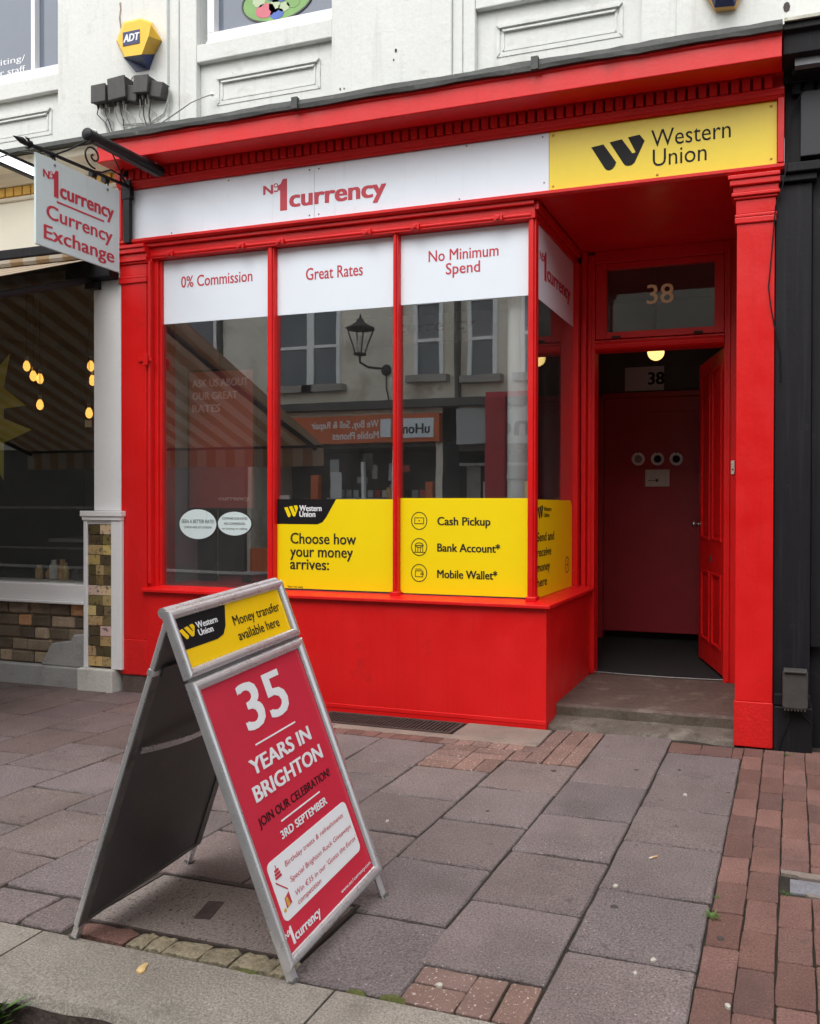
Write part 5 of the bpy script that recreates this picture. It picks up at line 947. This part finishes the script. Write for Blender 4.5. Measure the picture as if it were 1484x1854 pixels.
mb = MB(); mb.fbox(fo2, 6.75, 7.62, 2.76, 3.14, 0, .02, SIGNW); mb.fbox(fo2, 7.68, 7.90, 2.78, 3.14, 0, .02, SIGNW); mb.text(fo2, 'uHone', 6.82, 7.55, 2.84, .20, INKG, .03, .021); mb.build('name_board', ph)
mb = MB(); mb.box(-11.2, -6.64, OY-1.6, OY-1.5, 0, 2.68, SHUT); mb.box(-11.2, -11.1, OY-1.5, OY, 0, 2.68, STONEO); mb.box(-6.78, -6.64, OY-1.5, OY, 0, 2.68, STONEO); mb.box(-11.1, -6.78, OY-1.5, OY, 2.6, 2.679, SHUT); mb.box(-7.72, -7.60, OY-.05, OY+.03, .4, 2.6, PVCW); mb.box(-11.1, -6.78, OY-.05, OY+.03, 0, .5, ORANGE); mb.box(-8.42, -8.36, OY-.05, OY+.03, .5, 2.3, PVCW); mb.box(-7.0, -6.85, OY-.1, OY+.02, .5, 1.9, ORANGE); mb.box(-9.6, -9.42, OY-.1, OY+.02, .5, 2.05, ORANGE); mb.build('front', ph)
mb = MB()
for r in range(3):
    for c in range(14):
        x = -9.3+c*.17; mb.box(x, x+.12, OY-.3, OY-.28, 1.05+r*.27, 1.2+r*.27, rnd.choice([GREYC, PAPER, GREYS, POSTIN, BLACKP]))
    mb.box(-9.4, -6.9, OY-.32, OY-.26, 1.0+r*.27, 1.03+r*.27, INTG)
for i in range(16):
    x = rnd.uniform(-9.3, -7.0); z = rnd.uniform(.8, 2.2); w, h = rnd.uniform(.08, .28), rnd.uniform(.12, .4); mb.box(x, x+w, OY-.12-.004*i, OY-.118-.004*i, z, z+h, rnd.choice([GREYS, TAN, GREYS, POSTIN, SHUT, ORANGE, GREYC]))
mb.box(-9.2, -8.95, OY-.1, OY-.09, 1.55, 2.1, INTG); mb.build('display', ph)
zn = thing('grey_shop', (-5, OY-.5, 0), 'grey shop with a red pillar across the street, mirrored in the panes', 'shopfront')
mb = MB(); mb.box(-6.28, 2, OY, OY+.14, 2.62, 3.3, GREYS); mb.build('fascia', zn); mb = MB(); mb.text(Frame((0, OY+.141, 0), -X3, Z3), 'zone', 3.9, 5.5, 2.75, .42, INKG, .02); mb.build('lettering', zn)
mb = MB(); mb.box(-5.62, -5.22, OY+.141, OY+.3, 0, 3.5, mat('red_pillar', (.42, .02, .03), .5)); mb.box(-5.62, -3.9, OY+.141, OY+.25, 3.501, 3.6, INKR); mb.build('red_pillar', zn)
mb = MB(); mb.box(-6.28, 2, OY-1.5, OY-1.4, 0, 2.62, SHUT); mb.box(-6.64, -6.28, OY-1.4, OY, 0, 3.44, BLACKP); mb.box(-6.28, 2, OY-1.4, OY, 2.5, 2.619, SHUT); mb.box(-6.28, 2, OY-.06, OY, 0, .45, BLACKP); mb.box(-4.9, -4.5, OY-.1, OY, 1.5, 1.9, SIGNY); mb.box(-6.2, -5.9, OY-.2, OY-.19, .9, 2.2, GREYC); mb.box(-5.85, -5.65, OY-.22, OY-.2, 1.2, 1.9, PAPER); mb.box(-4.4, -4.0, OY-.2, OY-.19, .8, 2.0, INTG); mb.box(-6.28, -3.0, OY-.05, OY-.01, 2.2, 2.26, GREYC); mb.build('front', zn)
cs = thing('far_row_shops', (-16, OY-.5, 0), 'row of plain shops further along the far side of the street', 'shopfront'); mb = MB(); mb.box(-30, -11.2, OY-.4, OY+.1, 0, 3.35, SHUT); mb.box(2, 14, OY-.4, OY+.1, 0, 3.35, SHUT); mb.build('front', cs); mb = MB(); mb.box(-30, -11.2, OY+.101, OY+.15, 2.7, 3.3, CREAM); mb.box(2, 14, OY+.101, OY+.15, 2.7, 3.3, CREAM); mb.build('fascia', cs)
t = thing('street_lantern', (-8.45, OY+.5, 4.2), 'black wall lantern across the street, mirrored in the middle pane', 'lamp'); c = Vector((-8.15, OY+.55, 4.40))
mb = MB()
for k in range(4):
    a = math.pi/4+k*math.pi/2; mb.tube([c+Vector((.09*math.cos(a), .09*math.sin(a), 0)), c+Vector((.26*math.cos(a), .26*math.sin(a), .48))], .014, BLACKM, 6)
mb.lathe(c, [(.02, -.05), (.13, -.02), (.13, .01), (.02, .012)], BLACKM, 8); mb.build('cage', t)
mb = MB(); mb.lathe(c, [(.29, .48), (.30, .50), (.20, .545), (.10, .61), (.06, .68), (.025, .71), (.02, .75), (.0, .80)], BLACKM, 8); mb.build('roof', t)
mb = MB(); mb.tube([c+Vector((0, 0, -.03)), c+Vector((0, 0, -.16)), c+Vector((.12, -.1, -.25)), c+Vector((.3, -.54, -.22))], .025, BLACKM, 8); mb.lathe(c+Vector((.3, -.54, -.25)), [(.0, .0), (.1, .02), (.12, .03), (.0, .05)], BLACKM, 10, Y3); mb.tube([c+Vector((.3, -.53, -.3)), c+Vector((.28, -.53, -.6)), c+Vector((.36, -.53, -.95))], .012, BLACKM, 6); mb.build('wall_arm', t)
mb = MB(); mb.lathe(c, [(.03, .05), (.05, .15), (.05, .3), (.02, .36)], PAPER, 10); mb.build('lamp_glass', t)
